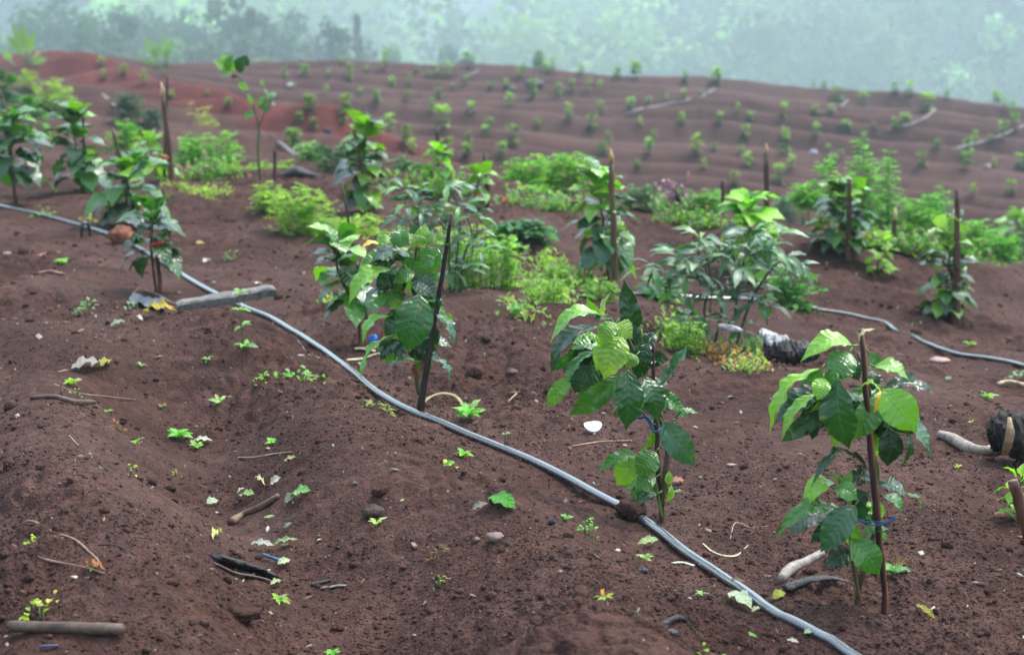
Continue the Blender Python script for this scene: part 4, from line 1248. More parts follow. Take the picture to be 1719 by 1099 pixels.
def stick(label, pts, w, tint, mat="stick", name="stick", cat="stick", lump=.12, lift=.6, seg=8, flat=1.0, seed=0, n=6):
    P = []
    for q in pts:
        px, py = q[:2]; b = at(px, py); k = scale_at(b[1])
        b[2] += np.max(w) * k / 2 * lift + (q[2] if len(q) > 2 else 0)
        P.append(b)
    k = scale_at(P[0][1])
    if len(P) == 2:      # a straight piece rests on the highest soil under it
        Q = np.array([P[0] + (P[1] - P[0]) * t for t in np.linspace(0, 1, 24)])
        up = max(0, float((terrain(Q[:, 0], Q[:, 1]) + np.max(w) * k / 2 * .35 - Q[:, 2]).max()))
        P = [p + np.array((0, 0, up)) for p in P]
    mb = MB()
    tube(mb, P, [x * k / 2 for x in w], seg, tint, n=n, lump=lump, flat=flat, seed=seed)
    c = np.mean(P, axis=0)
    return tag(mb.build(name, M[mat], loc=c), label, cat)

stick("grey weathered pole segment lying before the red bank by the poles", [(172, 162), (190, 178), (206, 194)], [5, 5], (.17, .145, .13), name="pole_segment", cat="pole", lift=1.0)
stick("grey weathered pole segment lying between the forked sapling and the dark heap", [(440, 226), (468, 244), (498, 264)], [5, 5], (.16, .14, .13), name="pole_segment", cat="pole", lift=1.0)
stick("straight brown log lying at the bottom corner of the picture", [(18, 1068), (206, 1066)], [20, 20, 21, 19], (.085, .055, .04), name="log", cat="log", lump=.10, n=14, seg=12)
stick("short stick burnt black at one end by the grey curled leaf", [(52, 674), (90, 673), (125, 677), (157, 676)], [8, 9, 10, 9], (.07, .045, .035), name="burnt_stick", cat="stick")
stick("brown broken branch with rootlets leaning into the furrow", [(388, 880), (408, 866), (440, 852), (468, 834)], [17, 12, 13, 9], (.13, .08, .05), name="broken_branch", cat="branch")
stick("grey curved branch at the foot of the tall sapling", [(1310, 992), (1328, 968), (1352, 952), (1380, 940)], [17, 21, 18, 13], (.24, .21, .185), name="branch", cat="branch", lump=.08)
stick("pale bent root running from the charred stump", [(1574, 734), (1600, 738), (1628, 756), (1655, 764), (1694, 752)], [15, 19, 21, 17, 16], (.26, .22, .18), name="tree_root", cat="root", lump=.1, lift=.8)
stick("charred flat slab of wood lying in the furrow", [(362, 940), (400, 952), (440, 960), (470, 972)], [30, 28, 22, 8], (.022, .021, .022), mat="char", name="charred_slab", cat="wood", flat=.4, lump=.28, seg=14, n=8)
stick("grey brown sliver along the charred slab in the furrow", [(360, 948), (395, 962), (430, 968), (468, 975)], [9, 10, 9, 5], (.10, .08, .07), name="wood_sliver", cat="wood", flat=.6)
stick("black burnt stick near the bottom edge under the orange tipped sprout", [(1064, 1050), (1100, 1050), (1140, 1053), (1166, 1056)], [11, 12, 10, 8], (.018, .018, .019), mat="char", name="burnt_stick", cat="stick", lump=.2)
stick("charred flat board between the grey branch and the tall sapling", [(1318, 1004), (1350, 1000), (1390, 998), (1424, 1000)], [26, 24, 16, 5], (.025, .024, .026), mat="char", name="charred_board", cat="wood", flat=.35, lump=.2)
stick("small charred chip with pale splinters in the furrow bottom", [(522, 977), (540, 974), (556, 970)], [8, 9, 6], (.02, .02, .021), mat="char", name="charred_chip", cat="wood", flat=.6)
stick("grey wood chip beside the charred chip in the furrow bottom", [(552, 983), (566, 981), (580, 983)], [6, 8, 5], (.20, .18, .16), name="wood_chip", cat="wood", flat=.5)
stick("pale yellow wood strip behind the sapling at the long hose", [(582, 606), (610, 605), (640, 604), (676, 605)], [10, 9, 9, 9], (.50, .44, .26), name="wood_strip", cat="wood", flat=.4)
stick("shorter pale wood strip just behind the longer one at the long hose", [(596, 589), (612, 588), (630, 587)], [9, 9], (.42, .36, .22), name="wood_strip", cat="wood", flat=.5)
stick("curved pale bamboo strap by the rosette weed at the hose", [(706, 676), (722, 668, .02), (745, 665, .03), (768, 668, .02), (784, 678)], [5, 8, 8, 4], (.26, .23, .10), name="bamboo_strap", cat="strap", flat=.4, lump=.03)
stick("pale dry straw curling near the hose by the grey branch", [(1180, 912), (1196, 924), (1218, 930), (1238, 924), (1256, 914)], [3, 5, 5, 2], (.42, .36, .22), name="straw", cat="straw", flat=.4)
stick("short pale straw tucked against the lower side of the hose", [(1128, 946), (1146, 947), (1166, 951)], [6, 7, 5], (.55, .55, .42), name="straw", cat="straw", flat=.4)
stick("pale wood stick at the picture edge above the stump", [(1674, 649), (1695, 647), (1740, 652)], [6, 7, 8], (.45, .33, .20), name="stick", cat="stick")
stick("reddish bark piece lying in the dim slope above the grey sprout", [(62, 460), (85, 458), (106, 461)], [6, 8, 6], (.20, .09, .07), name="bark_piece", cat="bark", flat=.5)
stick("pink brown leaf stalk above the reddish bark piece", [(60, 430), (80, 425), (100, 423)], [4, 5, 4], (.30, .09, .06), name="leaf_stalk", cat="stalk", flat=.5)
stick("long thin twig beside the burnt stick on the mound", [(90, 650), (130, 660), (170, 667), (228, 675)], [3, 2.5, 2], (.22, .14, .10), name="twig", cat="twig")
stick("pale arching twig in front of the low dark sapling", [(196, 512), (212, 498, .01), (230, 490, .015), (246, 486)], [3, 3, 2.5], (.34, .24, .14), name="twig", cat="twig")
stick("brown twig running from the low dark sapling to the plank", [(250, 488), (268, 500, .01), (284, 508, .01), (300, 512)], [3.5, 3.5, 3], (.20, .13, .08), name="twig", cat="twig")
stick("upper trailing stem of the fallen vine at the picture edge", [(-10, 878), (20, 888), (50, 899), (90, 909), (125, 914), (150, 928), (165, 942), (160, 952)], [4.5, 4.5, 4, 4, 3], (.20, .12, .07), name="vine_stem", cat="vine")
stick("lower trailing stem of the fallen vine at the picture edge", [(-10, 924), (30, 932), (65, 940), (105, 946), (140, 950), (176, 968)], [5, 5, 4, 3.5], (.16, .10, .06), name="vine_stem", cat="vine")
stick("dark thin twig beyond the fallen vine stems", [(165, 916), (190, 918), (212, 926), (228, 936)], [3, 3, 2], (.03, .025, .022), name="twig", cat="twig")
stick("thin pale root fibre spread beside the white bowl", [(960, 748), (985, 742), (1010, 737), (1035, 736), (1060, 738)], [2.5, 3, 3.5, 2.5], (.36, .25, .16), name="root_fibre", cat="root")
stick("looping pale root fibre beyond the curled straw", [(1226, 906), (1232, 890, .01), (1244, 886, .01), (1262, 885), (1290, 883)], [2, 2.2, 1.8], (.34, .24, .18), name="root_fibre", cat="root")
stick("dry brown twig across the furrow above the sprout", [(400, 776), (430, 772), (460, 764), (490, 758)], [3.5, 3.5, 2.5], (.26, .18, .12), name="twig", cat="twig")
stick("long thin dry stalk lying on the mound below the grey wood", [(116, 728), (130, 742), (150, 762), (170, 792)], [1.8, 1.8, 1.5], (.36, .28, .22), name="dry_stalk", cat="stalk")
stick("brown dry stalk beyond the stone, pointing at the bowl", [(852, 672), (866, 662), (880, 652)], [3, 2.5], (.30, .22, .16), name="dry_stalk", cat="stalk")
stick("dry twig sticking out from under the hose bend", [(500, 572), (520, 592), (548, 600)], [3, 3, 2], (.20, .13, .10), name="twig", cat="twig")

def lump(label, px, py, w, h, tint, mat="stone", name="stone", cat="stone", seed=0, sink=.3, depth=None, rough=.22, rings=9, seg=14, freq=2.2):
    b = at(px, py); k = scale_at(b[1]); g = np.random.default_rng(seed)
    a, c = w * k / 2, h * k / 2
    d = depth * k / 2 if depth else a * .8
    mb = MB(); vs = []
    ph = g.uniform(0, 6.28, 6)
    for i in range(rings + 1):
        th = math.pi * i / rings
        for j in range(seg):
            f = 2 * math.pi * j / seg
            u = np.array((math.sin(th) * math.cos(f), math.sin(th) * math.sin(f), math.cos(th)))
            rr = 1 + rough * (math.sin(freq * 2 * u[0] + ph[0]) * math.cos(freq * 1.7 * u[1] + ph[1]) + .6 * math.sin(freq * 4 * u[2] + ph[2] + 3 * u[0]) + .5 * g.uniform(-1, 1) * math.sin(th))
            vs.append(u * rr * np.array((a, d, c)))
    f = [(i * seg + j, i * seg + (j + 1) % seg, (i + 1) * seg + (j + 1) % seg, (i + 1) * seg + j) for i in range(rings) for j in range(seg)]
    cen = b + np.array((0, d * .3, c * (1 - sink)))
    mb.add(np.array(vs) + cen, [tuple(reversed(q)) for q in f], None, tint)
    return tag(mb.build(name, M[mat], loc=cen), label, cat)

lump("round orange brown ball of earth resting against the long hose", 204, 407, 43, 32, (.24, .085, .045), "bark", "earth_ball", "ball of earth", 1, .25, rough=.16, freq=3.5)
lump("flat tan stone on the near mound", 831, 902, 32, 17, (.20, .14, .12), seed=2, sink=.35, rough=.14)
lump("grey brown clod of hard earth behind the sapling at the long hose", 796, 624, 28, 20, (0, 0, 0), "soil", "earth_clod", "clod", 3, .4, rough=.3)
lump("pale broken clod in the soil toward the white bowl", 858, 636, 22, 11, (.11, .07, .06), "bark", "earth_clod", "clod", 4, .45)
lump("heap of soil burying the long hose for a short stretch", 1060, 872, 50, 40, (0, 0, 0), "soil", "soil_heap", "soil heap", 5, .45, depth=60)
lump("small tan stone close to the flat tan stone on the mound", 800, 904, 13, 9, (.17, .12, .10), seed=6)
lump("brown earth clod on the mound above the burnt stick", 912, 996, 20, 11, (0, 0, 0), "soil", "earth_clod", "clod", 7, .4, rough=.3)
lump("large dark earth clod beside the orange tipped sprout", 976, 1004, 34, 18, (0, 0, 0), "soil", "earth_clod", "clod", 8, .45, rough=.32)
lump("dark charred lump under the pale sprout by the hose", 1078, 952, 20, 14, (.03, .028, .03), "char", "charred_lump", "charcoal", 9)
lump("black charcoal lump beside the sprout pair by the buried hose", 927, 880, 13, 11, (.012, .012, .012), "char", "charred_lump", "charcoal", 10)
lump("dark chunk of charcoal near the bottom edge by the burnt stick", 1126, 1074, 22, 14, (.03, .03, .034), "char", "charred_lump", "charcoal", 11)
lump("grey brown stone embedded beside the pale sprout on the near mound", 628, 864, 40, 22, (.07, .048, .041), "bark", seed=12, sink=.6)
lump("dark hollow clod at the top of the near mound", 640, 834, 30, 16, (0, 0, 0), "soil", "earth_clod", "clod", 13, .5, rough=.3)
lump("brown clod near the bottom middle of the picture", 566, 1058, 24, 11, (0, 0, 0), "soil", "earth_clod", "clod", 14, .4, rough=.3)
lump("broad dark clod at the bottom of the furrow", 405, 1040, 60, 24, (0, 0, 0), "soil", "earth_clod", "clod", 15, .55, rough=.3)
lump("reddish pebble on the open soil by the leaning red-brown stake", 1678, 862, 18, 11, (.32, .13, .09), name="pebble", cat="pebble", seed=16)
lump("pink grey flat rock behind the tall sapling, near the second hose", 1578, 610, 34, 10, (.34, .22, .19), seed=17, sink=.3)
lump("round pale green pebble between the rock and the tall sapling", 1591, 635, 11, 9, (.22, .27, .20), name="pebble", cat="pebble", seed=18)
lump("black rock lying on the red bank", 549, 224, 14, 12, (.03, .032, .036), seed=19, sink=.2)
lump("dark heap of burnt brush on the far ridge", 897, 146, 30, 11, (.05, .05, .05), "char", "burnt_heap", "brush heap", 20)
lump("small dark heap below the burnt brush heap on the far slope", 858, 153, 16, 9, (.06, .06, .06), "char", "burnt_heap", "brush heap", 21)
lump("pinkish stone on the far terrace near the picture edge", 1657, 284, 14, 10, (.30, .20, .19), seed=22)
lump("pale stone on the lower far terraces", 1366, 260, 12, 9, (.45, .45, .48), seed=23)
lump("white stone on the slope below the far treeline", 486, 145, 10, 7, (.55, .55, .58), seed=24)

def dark_heap():
    b = at(505, 298); sp = Spot(b); mb = MB()
    P = [sp(470, 296), sp(485, 293), sp(500, 290), sp(520, 294), sp(550, 299)]
    tube(mb, P, [.02, .05, .06, .035, .01], 8, (.012, .012, .014), n=4, lump=.15, flat=.7)
    tag(mb.build("plastic_sheet", M["char"], loc=P[2]), "black plastic sheet heaped on the terrace edge beside the yellow-green weeds", "plastic sheet")
dark_heap()

def burnt_log():
    b = at(1322, 612); sp = Spot(b)
    root = empty("burnt_log", b, "burnt log, ash white and charcoal black, under the larger lance-leaved bush", "log")
    g = np.random.default_rng(4)
    for nm, pts, rad, tint, mt in (("charred_end", [(1296, 586, .05), (1318, 588, 0), (1345, 590, -.02), (1372, 596, -.02)], [20, 25, 24, 12], (.016, .015, .016), "char"),
                                   ("ash_crust", [(1282, 556, .1), (1296, 568, .05), (1314, 576, .01), (1334, 577, -.01)], [8, 14, 17, 5], (.46, .46, .47), "char")):
        mb = MB(); P = [sp(*q) for q in pts]
        tube(mb, P, [r * sp.k for r in rad], 18, tint, n=9, lump=.30, seed=5, flat=.8)
        mb.build(nm, M[mt], root, smooth=False)
    mb = MB(); P = [sp(1206, 548, .1), sp(1228, 552, .08), sp(1246, 556, .06)]
    tube(mb, P, [4 * sp.k, 7 * sp.k, 3 * sp.k], 12, (.32, .31, .31), n=4, lump=.25)
    tag(mb.build("ash_lump", M["char"], loc=P[1]), "pale ash covered lump between the stems of the lance-leaved bush", "ash lump")
burnt_log()

def stump():
    b = at(1706, 778); sp = Spot(b)
    root = empty("charred_stump", b, "charred tree stump with a pale torn strip at the picture edge", "stump")
    mb = MB()
    tube(mb, [sp(1668, 722, .05), sp(1690, 724, .03), sp(1735, 734, 0), (sp(1790, 748, 0))], [30 * sp.k, 36 * sp.k, 40 * sp.k, 36 * sp.k], 26, (.028, .023, .021), n=9, lump=.24, seed=8)
    mb.build("trunk", M["bark"], root, smooth=False)
    m2 = MB()
    tube(m2, [sp(1694, 700, -.17), sp(1696, 722, -.19), sp(1692, 745, -.18), sp(1686, 762, -.14)], [3 * sp.k, 7 * sp.k, 7 * sp.k, 5 * sp.k], 8, (.30, .20, .12), n=4, lump=.2, flat=.4)
    m2.build("torn_wood", M["stick"], root)
stump()

def plank():
    a, b = at(300, 527), at(466, 503)
    b[1] = a[1] + .10; b[0] = at_y(466, 503, b[1])[0]; a[2] += .006; b[2] = a[2] + .03
    d = nrm(b - a); up = np.array((0, 0, 1.0)); s = nrm(np.cross(up, d)); up = np.cross(d, s)
    k = scale_at(a[1]); L = np.linalg.norm(b - a); mb = MB(); g = np.random.default_rng(6)
    n = 16; prof = [(-1, 0), (-1, .8), (-.8, 1), (.8, 1), (1, .8), (1, 0)]
    vs = []
    for i in range(n + 1):
        t = i / n
        w = (.042 - .010 * abs(t - .5)) * (1 if i else .75); h = .032 * (1 if 0 < i < n else .8)
        for u, v in prof:
            vs.append(a + d * L * t + s * (u * w + .05 + g.normal(0, .0012)) + up * (v * h - .004 + .012 * t + g.normal(0, .0012)))
    m = len(prof)
    f = [(i * m + j, (i + 1) * m + j, (i + 1) * m + (j + 1) % m, i * m + (j + 1) % m) for i in range(n) for j in range(m)]
    f += [tuple(range(m)), tuple(n * m + j for j in range(m))[::-1]]
    mb.add(vs, f, None, (.115, .108, .098))
    tag(mb.build("plank", M["stick"], loc=a, smooth=False), "grey weathered plank lying across the long hose", "plank")
plank()

def bowl():
    b = at(995, 722); k = scale_at(b[1]); mb = MB()
    a = .5 * 31 * k; vs = []; seg = 24
    prof = [(.15, 0), (.7, .12), (1, .62), (.95, .64), (.66, .2), (.1, .1)]
    for r, h in prof:
        for j in range(seg):
            f = 2 * math.pi * j / seg
            vs.append(b + np.array((a * r * math.cos(f), a * r * .8 * math.sin(f), a * h * (1 + .18 * math.sin(f * 2 + 1)) + a * .35 * r * math.sin(f))) + np.array((0, 0, .004)))
    f = [(i * seg + j, i * seg + (j + 1) % seg, (i + 1) * seg + (j + 1) % seg, (i + 1) * seg + j) for i in range(len(prof) - 1) for j in range(seg)]
    f += [tuple(range(seg))[::-1], tuple((len(prof) - 1) * seg + j for j in range(seg))]
    mb.add(vs, f, None, (.74, .74, .73))
    tag(mb.build("eggshell", M["plastic"], loc=b), "white broken eggshell lying on the soil between the saplings", "eggshell")
bowl()

def scrap():
    b = at(242, 524); sp = Spot(b); g = np.random.default_rng(9); mb = MB()
    nx, ny = 10, 6; vs = []
    for i in range(nx):
        for j in range(ny):
            px = 218 + 58 * i / (nx - 1); py = 505 + 14 * j / (ny - 1) + 4 * i / (nx - 1)
            q = at(px, py); vs.append(q + np.array((0, 0, .012 + .02 * math.sin(i * .9) * math.sin(j * 1.1 + 1) + g.uniform(0, .012))))
    vs = np.array(vs); vs2 = vs - np.array((0, 0, .002))
    f = [(i * ny + j, (i + 1) * ny + j, (i + 1) * ny + j + 1, i * ny + j + 1) for i in range(nx - 1) for j in range(ny - 1)]
    N = nx * ny
    f += [tuple(x + N for x in reversed(q)) for q in f]
    mb.add(np.vstack([vs, vs2]), f, None, (.035, .045, .065))
    tag(mb.build("plastic_scrap", M["plastic"], loc=b), "dark bluish scrap of plastic film by the yellow leaf", "plastic scrap")
scrap()

def twine(label, sp, pts, r, tint, cat="string", name="twine_tie", n=6):
    P = [sp(*q) for q in pts]; mb = MB()
    tube(mb, P, r, 6, tint, n=n, lump=.1)
    return tag(mb.build(name, M["twine"], loc=np.mean(P, axis=0)), label, cat)
BLU = (.015, .075, .20)
twine("blue twine tying the tall sapling to its brown stake", spC, [(1432, 866, -.06), (1446, 874, -.08), (1458, 876, -.09), (1466, 874, -.03), (1474, 876, -.09), (1490, 874, -.09), (1505, 868, -.09), (1496, 876, -.09), (1478, 880, -.08), (1460, 880, -.09), (1442, 874, -.08)], .0017, BLU)
twine("dark blue twine around the sapling with puckered yellow leaves", spB, [(1064, 696, -.02), (1076, 690, -.04), (1088, 706, -.05), (1098, 724, -.05), (1106, 722, -.05), (1114, 714, -.02), (1108, 708, .03), (1096, 712, -.04), (1086, 700, -.05), (1072, 702, -.04), (1066, 696, -.03)], .0028, (.012, .06, .16))
twine("bright blue knot of twine on the stems of the small drooping sapling", Spot(at(612, 578)), [(620, 568, -.03), (628, 564, -.04), (632, 570, -.04), (624, 575, -.05), (620, 570, -.04), (628, 570, -.06), (630, 563, -.05), (622, 566, -.05)], .005, (.03, .15, .55))
twine("red cloth ribbon tied round the low dark sapling", Spot(at(263, 490)), [(252, 414, -.05), (258, 411, -.06), (266, 409, -.06), (273, 408, -.05)], .009, (.55, .025, .015), "ribbon", "ribbon")
twine("red ribbon knotted on the pair of poles", Spot(at(285, 312)), [(270, 266, -.06), (276, 264, -.07), (282, 266, -.06)], .011, (.45, .03, .03), "ribbon", "ribbon")
twine("scrap of blue rope in the furrow beside the charred slab", Spot(at(460, 940)), [(442, 930, 0), (452, 934, -.01), (464, 938, -.02), (476, 944, -.03)], .004, (.04, .12, .22), "rope", "rope_scrap")
twine("violet scrap of tape below the straight brown log", Spot(at(84, 1088)), [(66, 1085, 0), (80, 1084, 0), (98, 1083, 0)], .0028, (.06, .055, .13), "tape", "tape_scrap")

def peg():
    b = at(143, 396); sp = Spot(b); mb = MB()
    tube(mb, [sp(137, 398, -.05), sp(137, 384, -.05), sp(139, 376, -.04), sp(146, 375, -.02), sp(150, 384, -.01), sp(151, 396, -.01)], [.008, .010, .012, .010, .008], 6, (.015, .015, .016), n=3, lump=.1)
    tag(mb.build("hose_peg", M["plastic"], loc=b), "black bracket straddling the long hose near its far end", "hose peg")
peg()

# ------------------------------------------------------------------ sprouts and fallen leaves
def weed(label, px, py, h, w, n, tints, seed, style="rosette", lw=.4, name="weed_sprout", cat="weed", mat="soft"):
    b = at(px, py); k = scale_at(b[1]); g = np.random.default_rng(seed); mb = MB()
    H, W = h * k, w * k
    root = empty(name, b, label, cat)
    st = MB()
    if style == "rosette":
        tube(st, [b - np.array((0, 0, .008)), b + np.array((0, 0, H * .25))], [.0022, .0016], 5, (.10, .16, .05))
        for i in range(n):
            az = 2.4 * i + g.normal(0, .3)
            el = g.uniform(.15, 1.0)
            d = nrm((math.cos(az), math.sin(az), el)); L = W * .55 * g.uniform(.7, 1.15)
            p = b + np.array((0, 0, H * .12 * g.uniform(.3, 1.3)))
            leaf(mb, p, p + d * L, L * lw * g.uniform(.8, 1.2), np.array((0, -.2, 1)) + g.normal(0, .2, 3), np.array(tints[g.integers(len(tints))]) * g.uniform(.8, 1.2), .18, .25, .05, nt=8, ns=4, seed=i, curl=.4)
    elif style == "upright":
        lean = g.normal(0, .12)
        ax = spline([b - np.array((0, 0, .01)), b + np.array((lean * H * .5, 0, H * .5)), b + np.array((lean * H * .6, 0, H))], 5)
        tube(st, ax, [.0028, .0014], 5, (.09, .10, .04))
        tiers = max(2, n // 4)
        for t in range(tiers):
            p = ax[int((len(ax) - 1) * (.12 + .88 * t / (tiers - 1)))]
            for j in range(4):
                az = j * math.pi / 2 + t * .8 + g.normal(0, .25); L = W * .5 * g.uniform(.7, 1.1) * (1 - .35 * t / tiers)
                d = nrm((math.cos(az), math.sin(az), g.uniform(-.2, .5)))
                leaf(mb, p, p + d * L, L * lw * g.uniform(.8, 1.2), np.array((0, -.25, 1)) + g.normal(0, .2, 3), np.array(tints[g.integers(len(tints))]) * g.uniform(.8, 1.2), .15, .25, .04, nt=8, ns=4, seed=j + t, curl=.4)
    else:   # sprawling cluster of many small leaves
        for i in range(n):
            o = np.array((g.normal(0, W * .26), g.normal(0, W * .2), 0)); p = b + o; p[2] = Z(p[0], p[1]) + H * g.uniform(.05, .8) * math.exp(-(o[0] / W * 2.4) ** 2)
            if i % 4 == 0: tube(st, [np.array((p[0], p[1], Z(p[0], p[1]) - .005)), p], [.0016, .0012], 4, (.10, .16, .05))
            az = g.uniform(0, 6.28); d = nrm((math.cos(az), math.sin(az), g.uniform(0, .8))); L = W * .2 * g.uniform(.7, 1.4)
            leaf(mb, p, p + d * L, L * lw * g.uniform(.8, 1.3), np.array((0, -.25, 1)) + g.normal(0, .25, 3), np.array(tints[g.integers(len(tints))]) * g.uniform(.75, 1.25), .15, .25, .04, nt=6, ns=4, seed=i, curl=.4)
    st.build("stem", M["stem"], root)
    mb.build("foliage", M[mat], root)
PG = (.22, .42, .13); BGn = (.13, .42, .05); GG = (.10, .24, .10); YW = (.38, .46, .05)
WEEDS = [
    ("pale green rosette weed beside the hose in mid picture", 790, 708, 30, 64, 13, [PG, BGn, PG], "rosette", .42),
    ("sprawling bright weed on the mound before the hose bend", 506, 638, 30, 70, 22, [BGn, PG], "cluster", .45),
    ("yellow-green weed beside the sprawling bright weed", 440, 656, 18, 36, 10, [YG, BGn], "cluster", .55),
    ("tall thin weed with tiers of leaves before the plank", 410, 586, 96, 52, 16, [BGn, GG, PG], "upright", .40),
    ("grey green bushy sprout with a dry stalk on the mound", 146, 526, 44, 44, 20, [GG, (.16, .32, .14)], "cluster", .6),
    ("small fresh sprout near the reddish bark piece", 105, 446, 22, 28, 8, [BGn, PG], "rosette", .55),
    ("fine green tuft in the soil beyond the plank", 386, 440, 22, 32, 20, [(.11, .30, .08)], "cluster", .3),
    ("pale sprout above the hose near the picture edge", 72, 366, 26, 34, 12, [GG, BGn], "cluster", .5),
    ("small leafy sprout standing at the lower side of the hose curve", 846, 754, 26, 26, 8, [GG, BGn], "upright", .6),
    ("upper of two fresh sprouts below the hose curve", 778, 764, 22, 34, 10, [YG, BGn], "rosette", .5),
    ("lower and wider of two fresh sprouts below the hose curve", 752, 784, 24, 58, 16, [YG, BGn, YW], "cluster", .6),
    ("small curled fern-like sprout below the buried hose", 990, 902, 40, 34, 26, [(.10, .36, .05), BGn], "cluster", .5),
    ("tiny three-leaved sprout left of the black charcoal lump", 950, 876, 18, 30, 7, [(.12, .38, .08)], "rosette", .5),
    ("pale sprout growing beside the charred lump at the hose", 1080, 940, 20, 36, 10, [PG, (.3, .42, .16)], "rosette", .45),
    ("orange tipped thin sprout beside the large dark clod", 1014, 1016, 38, 38, 9, [BGn, YG, (.5, .2, .03)], "rosette", .28),
    ("bright weed clump at the bottom edge below the burnt stick", 1190, 1096, 28, 56, 18, [BGn, YG], "cluster", .45),
    ("small two-leaved sprout at the bottom edge by the hose", 1266, 1092, 24, 26, 8, [BGn, PG], "upright", .5),
    ("tiny pale star sprout between bright clump and large fallen leaf", 1176, 1006, 12, 26, 7, [PG], "rosette", .4),
    ("pale two-leaved sprout on the embedded grey stone", 632, 882, 18, 38, 5, [PG, (.34, .46, .14)], "rosette", .4),
    ("pale star sprout on the slope toward the furrow", 368, 694, 14, 34, 5, [PG, (.34, .46, .18)], "rosette", .35),
    ("bright star sprout above the broken branch", 456, 748, 16, 26, 7, [BGn, YG], "rosette", .4),
    ("green weed with broad leaves at the head of the furrow", 300, 738, 20, 50, 10, [(.12, .34, .04), BGn], "rosette", .45),
    ("low green sprout below the broad weed at the furrow head", 330, 750, 14, 32, 6, [BGn, PG], "rosette", .45),
    ("long-leaved green sprout on the mound side of the furrow", 228, 748, 14, 32, 5, [PG, BGn], "rosette", .35),
    ("yellow drooping sprout on the mound side of the furrow", 226, 796, 24, 30, 8, [YW, YG], "cluster", .4),
    ("yellow sprout in the furrow opposite the drooping one", 300, 802, 20, 24, 8, [YW, YG], "cluster", .5),
    ("tiny pale sprout with four leaves below the tall thin weed", 347, 610, 12, 22, 6, [PG], "rosette", .4),
    ("tiny pale sprout on the mound near the grey curled leaf", 238, 612, 14, 20, 5, [PG], "rosette", .35),
    ("yellow-green leafy sprout above the burnt stick", 120, 648, 16, 34, 8, [YG, (.25, .36, .08)], "rosette", .45),
    ("round green sprout above the burnt stick end", 131, 668, 20, 20, 8, [YG, BGn], "cluster", .8),
    ("dead reddish tuft with one pale leaf on the near mound", 732, 934, 28, 46, 26, [(.20, .08, .03), (.26, .12, .05), BR], "cluster", .25),
    ("dry orange tuft of leaves by the furrow head", 204, 722, 26, 40, 22, [(.30, .12, .03), (.22, .09, .03)], "cluster", .3),
    ("yellowing twin sprout lower down the near mound", 740, 976, 20, 38, 9, [YG, (.26, .3, .05)], "cluster", .4),
    ("yellow-green twisted weed above the straight brown log", 66, 1030, 36, 74, 16, [YW, YG, (.2, .3, .05)], "cluster", .6),
    ("bright sprout cut by the bottom edge in mid picture", 558, 1100, 18, 30, 9, [BGn], "rosette", .4),
    ("pale long-leaved sprout below the charred slab", 468, 1012, 22, 48, 8, [YG, PG], "rosette", .28),
    ("small weed on the soil between second hose and stump", 1658, 664, 22, 34, 10, [BGn, PG, YG], "rosette", .45),
    ("grey green weed cut by the picture edge at the second hose", 1706, 634, 16, 50, 12, [(.16, .3, .16)], "cluster", .5),
    ("small yellow sprout beyond the second hose", 1628, 584, 14, 26, 7, [YW, BGn], "rosette", .4),
    ("tiny yellow sprout above the root of the stump", 1631, 706, 12, 14, 5, [YW], "rosette", .4),
    ("tiny yellow sprout below the root of the stump", 1608, 786, 14, 16, 6, [YW], "rosette", .4),
    ("green leafed creeper trailing toward the sapling with puckered leaves", 872, 530, 20, 76, 14, [(.10, .28, .06)], "cluster", .6),
    ("bright sprout on the lower vine stem at the picture edge", 52, 936, 24, 30, 10, [YW, YG], "cluster", .7),
    ("bright sprout at the tip of the vine stems", 152, 956, 16, 28, 8, [(.3, .45, .08), YG], "cluster", .7),
    ("grey green sprout beside the dark plastic scrap", 226, 522, 20, 34, 12, [(.16, .30, .16)], "cluster", .45),
    ("small pale weed at the near end of the burnt stick line", 180, 690, 12, 20, 6, [PG], "rosette", .4),
    ("tiny sprout with reddish stalk below the pale sprout pair", 272, 686, 16, 22, 6, [PG, RB], "rosette", .35),
    ("fallen green sprig under the tall sapling, behind its stems", 1496, 992, 12, 46, 8, [(.10, .30, .06), GG], "rosette", .5),
    ("yellow moss-like weed hanging on the lower side of the hose", 640, 690, 18, 60, 30, [(.24, .28, .05), (.18, .2, .06)], "cluster", .35),
]
for i, (lb, px, py, h, w, n, tn, stl, lw) in enumerate(WEEDS):
    weed(lb, px, py, h, w, n, tn, 300 + i, stl, lw)

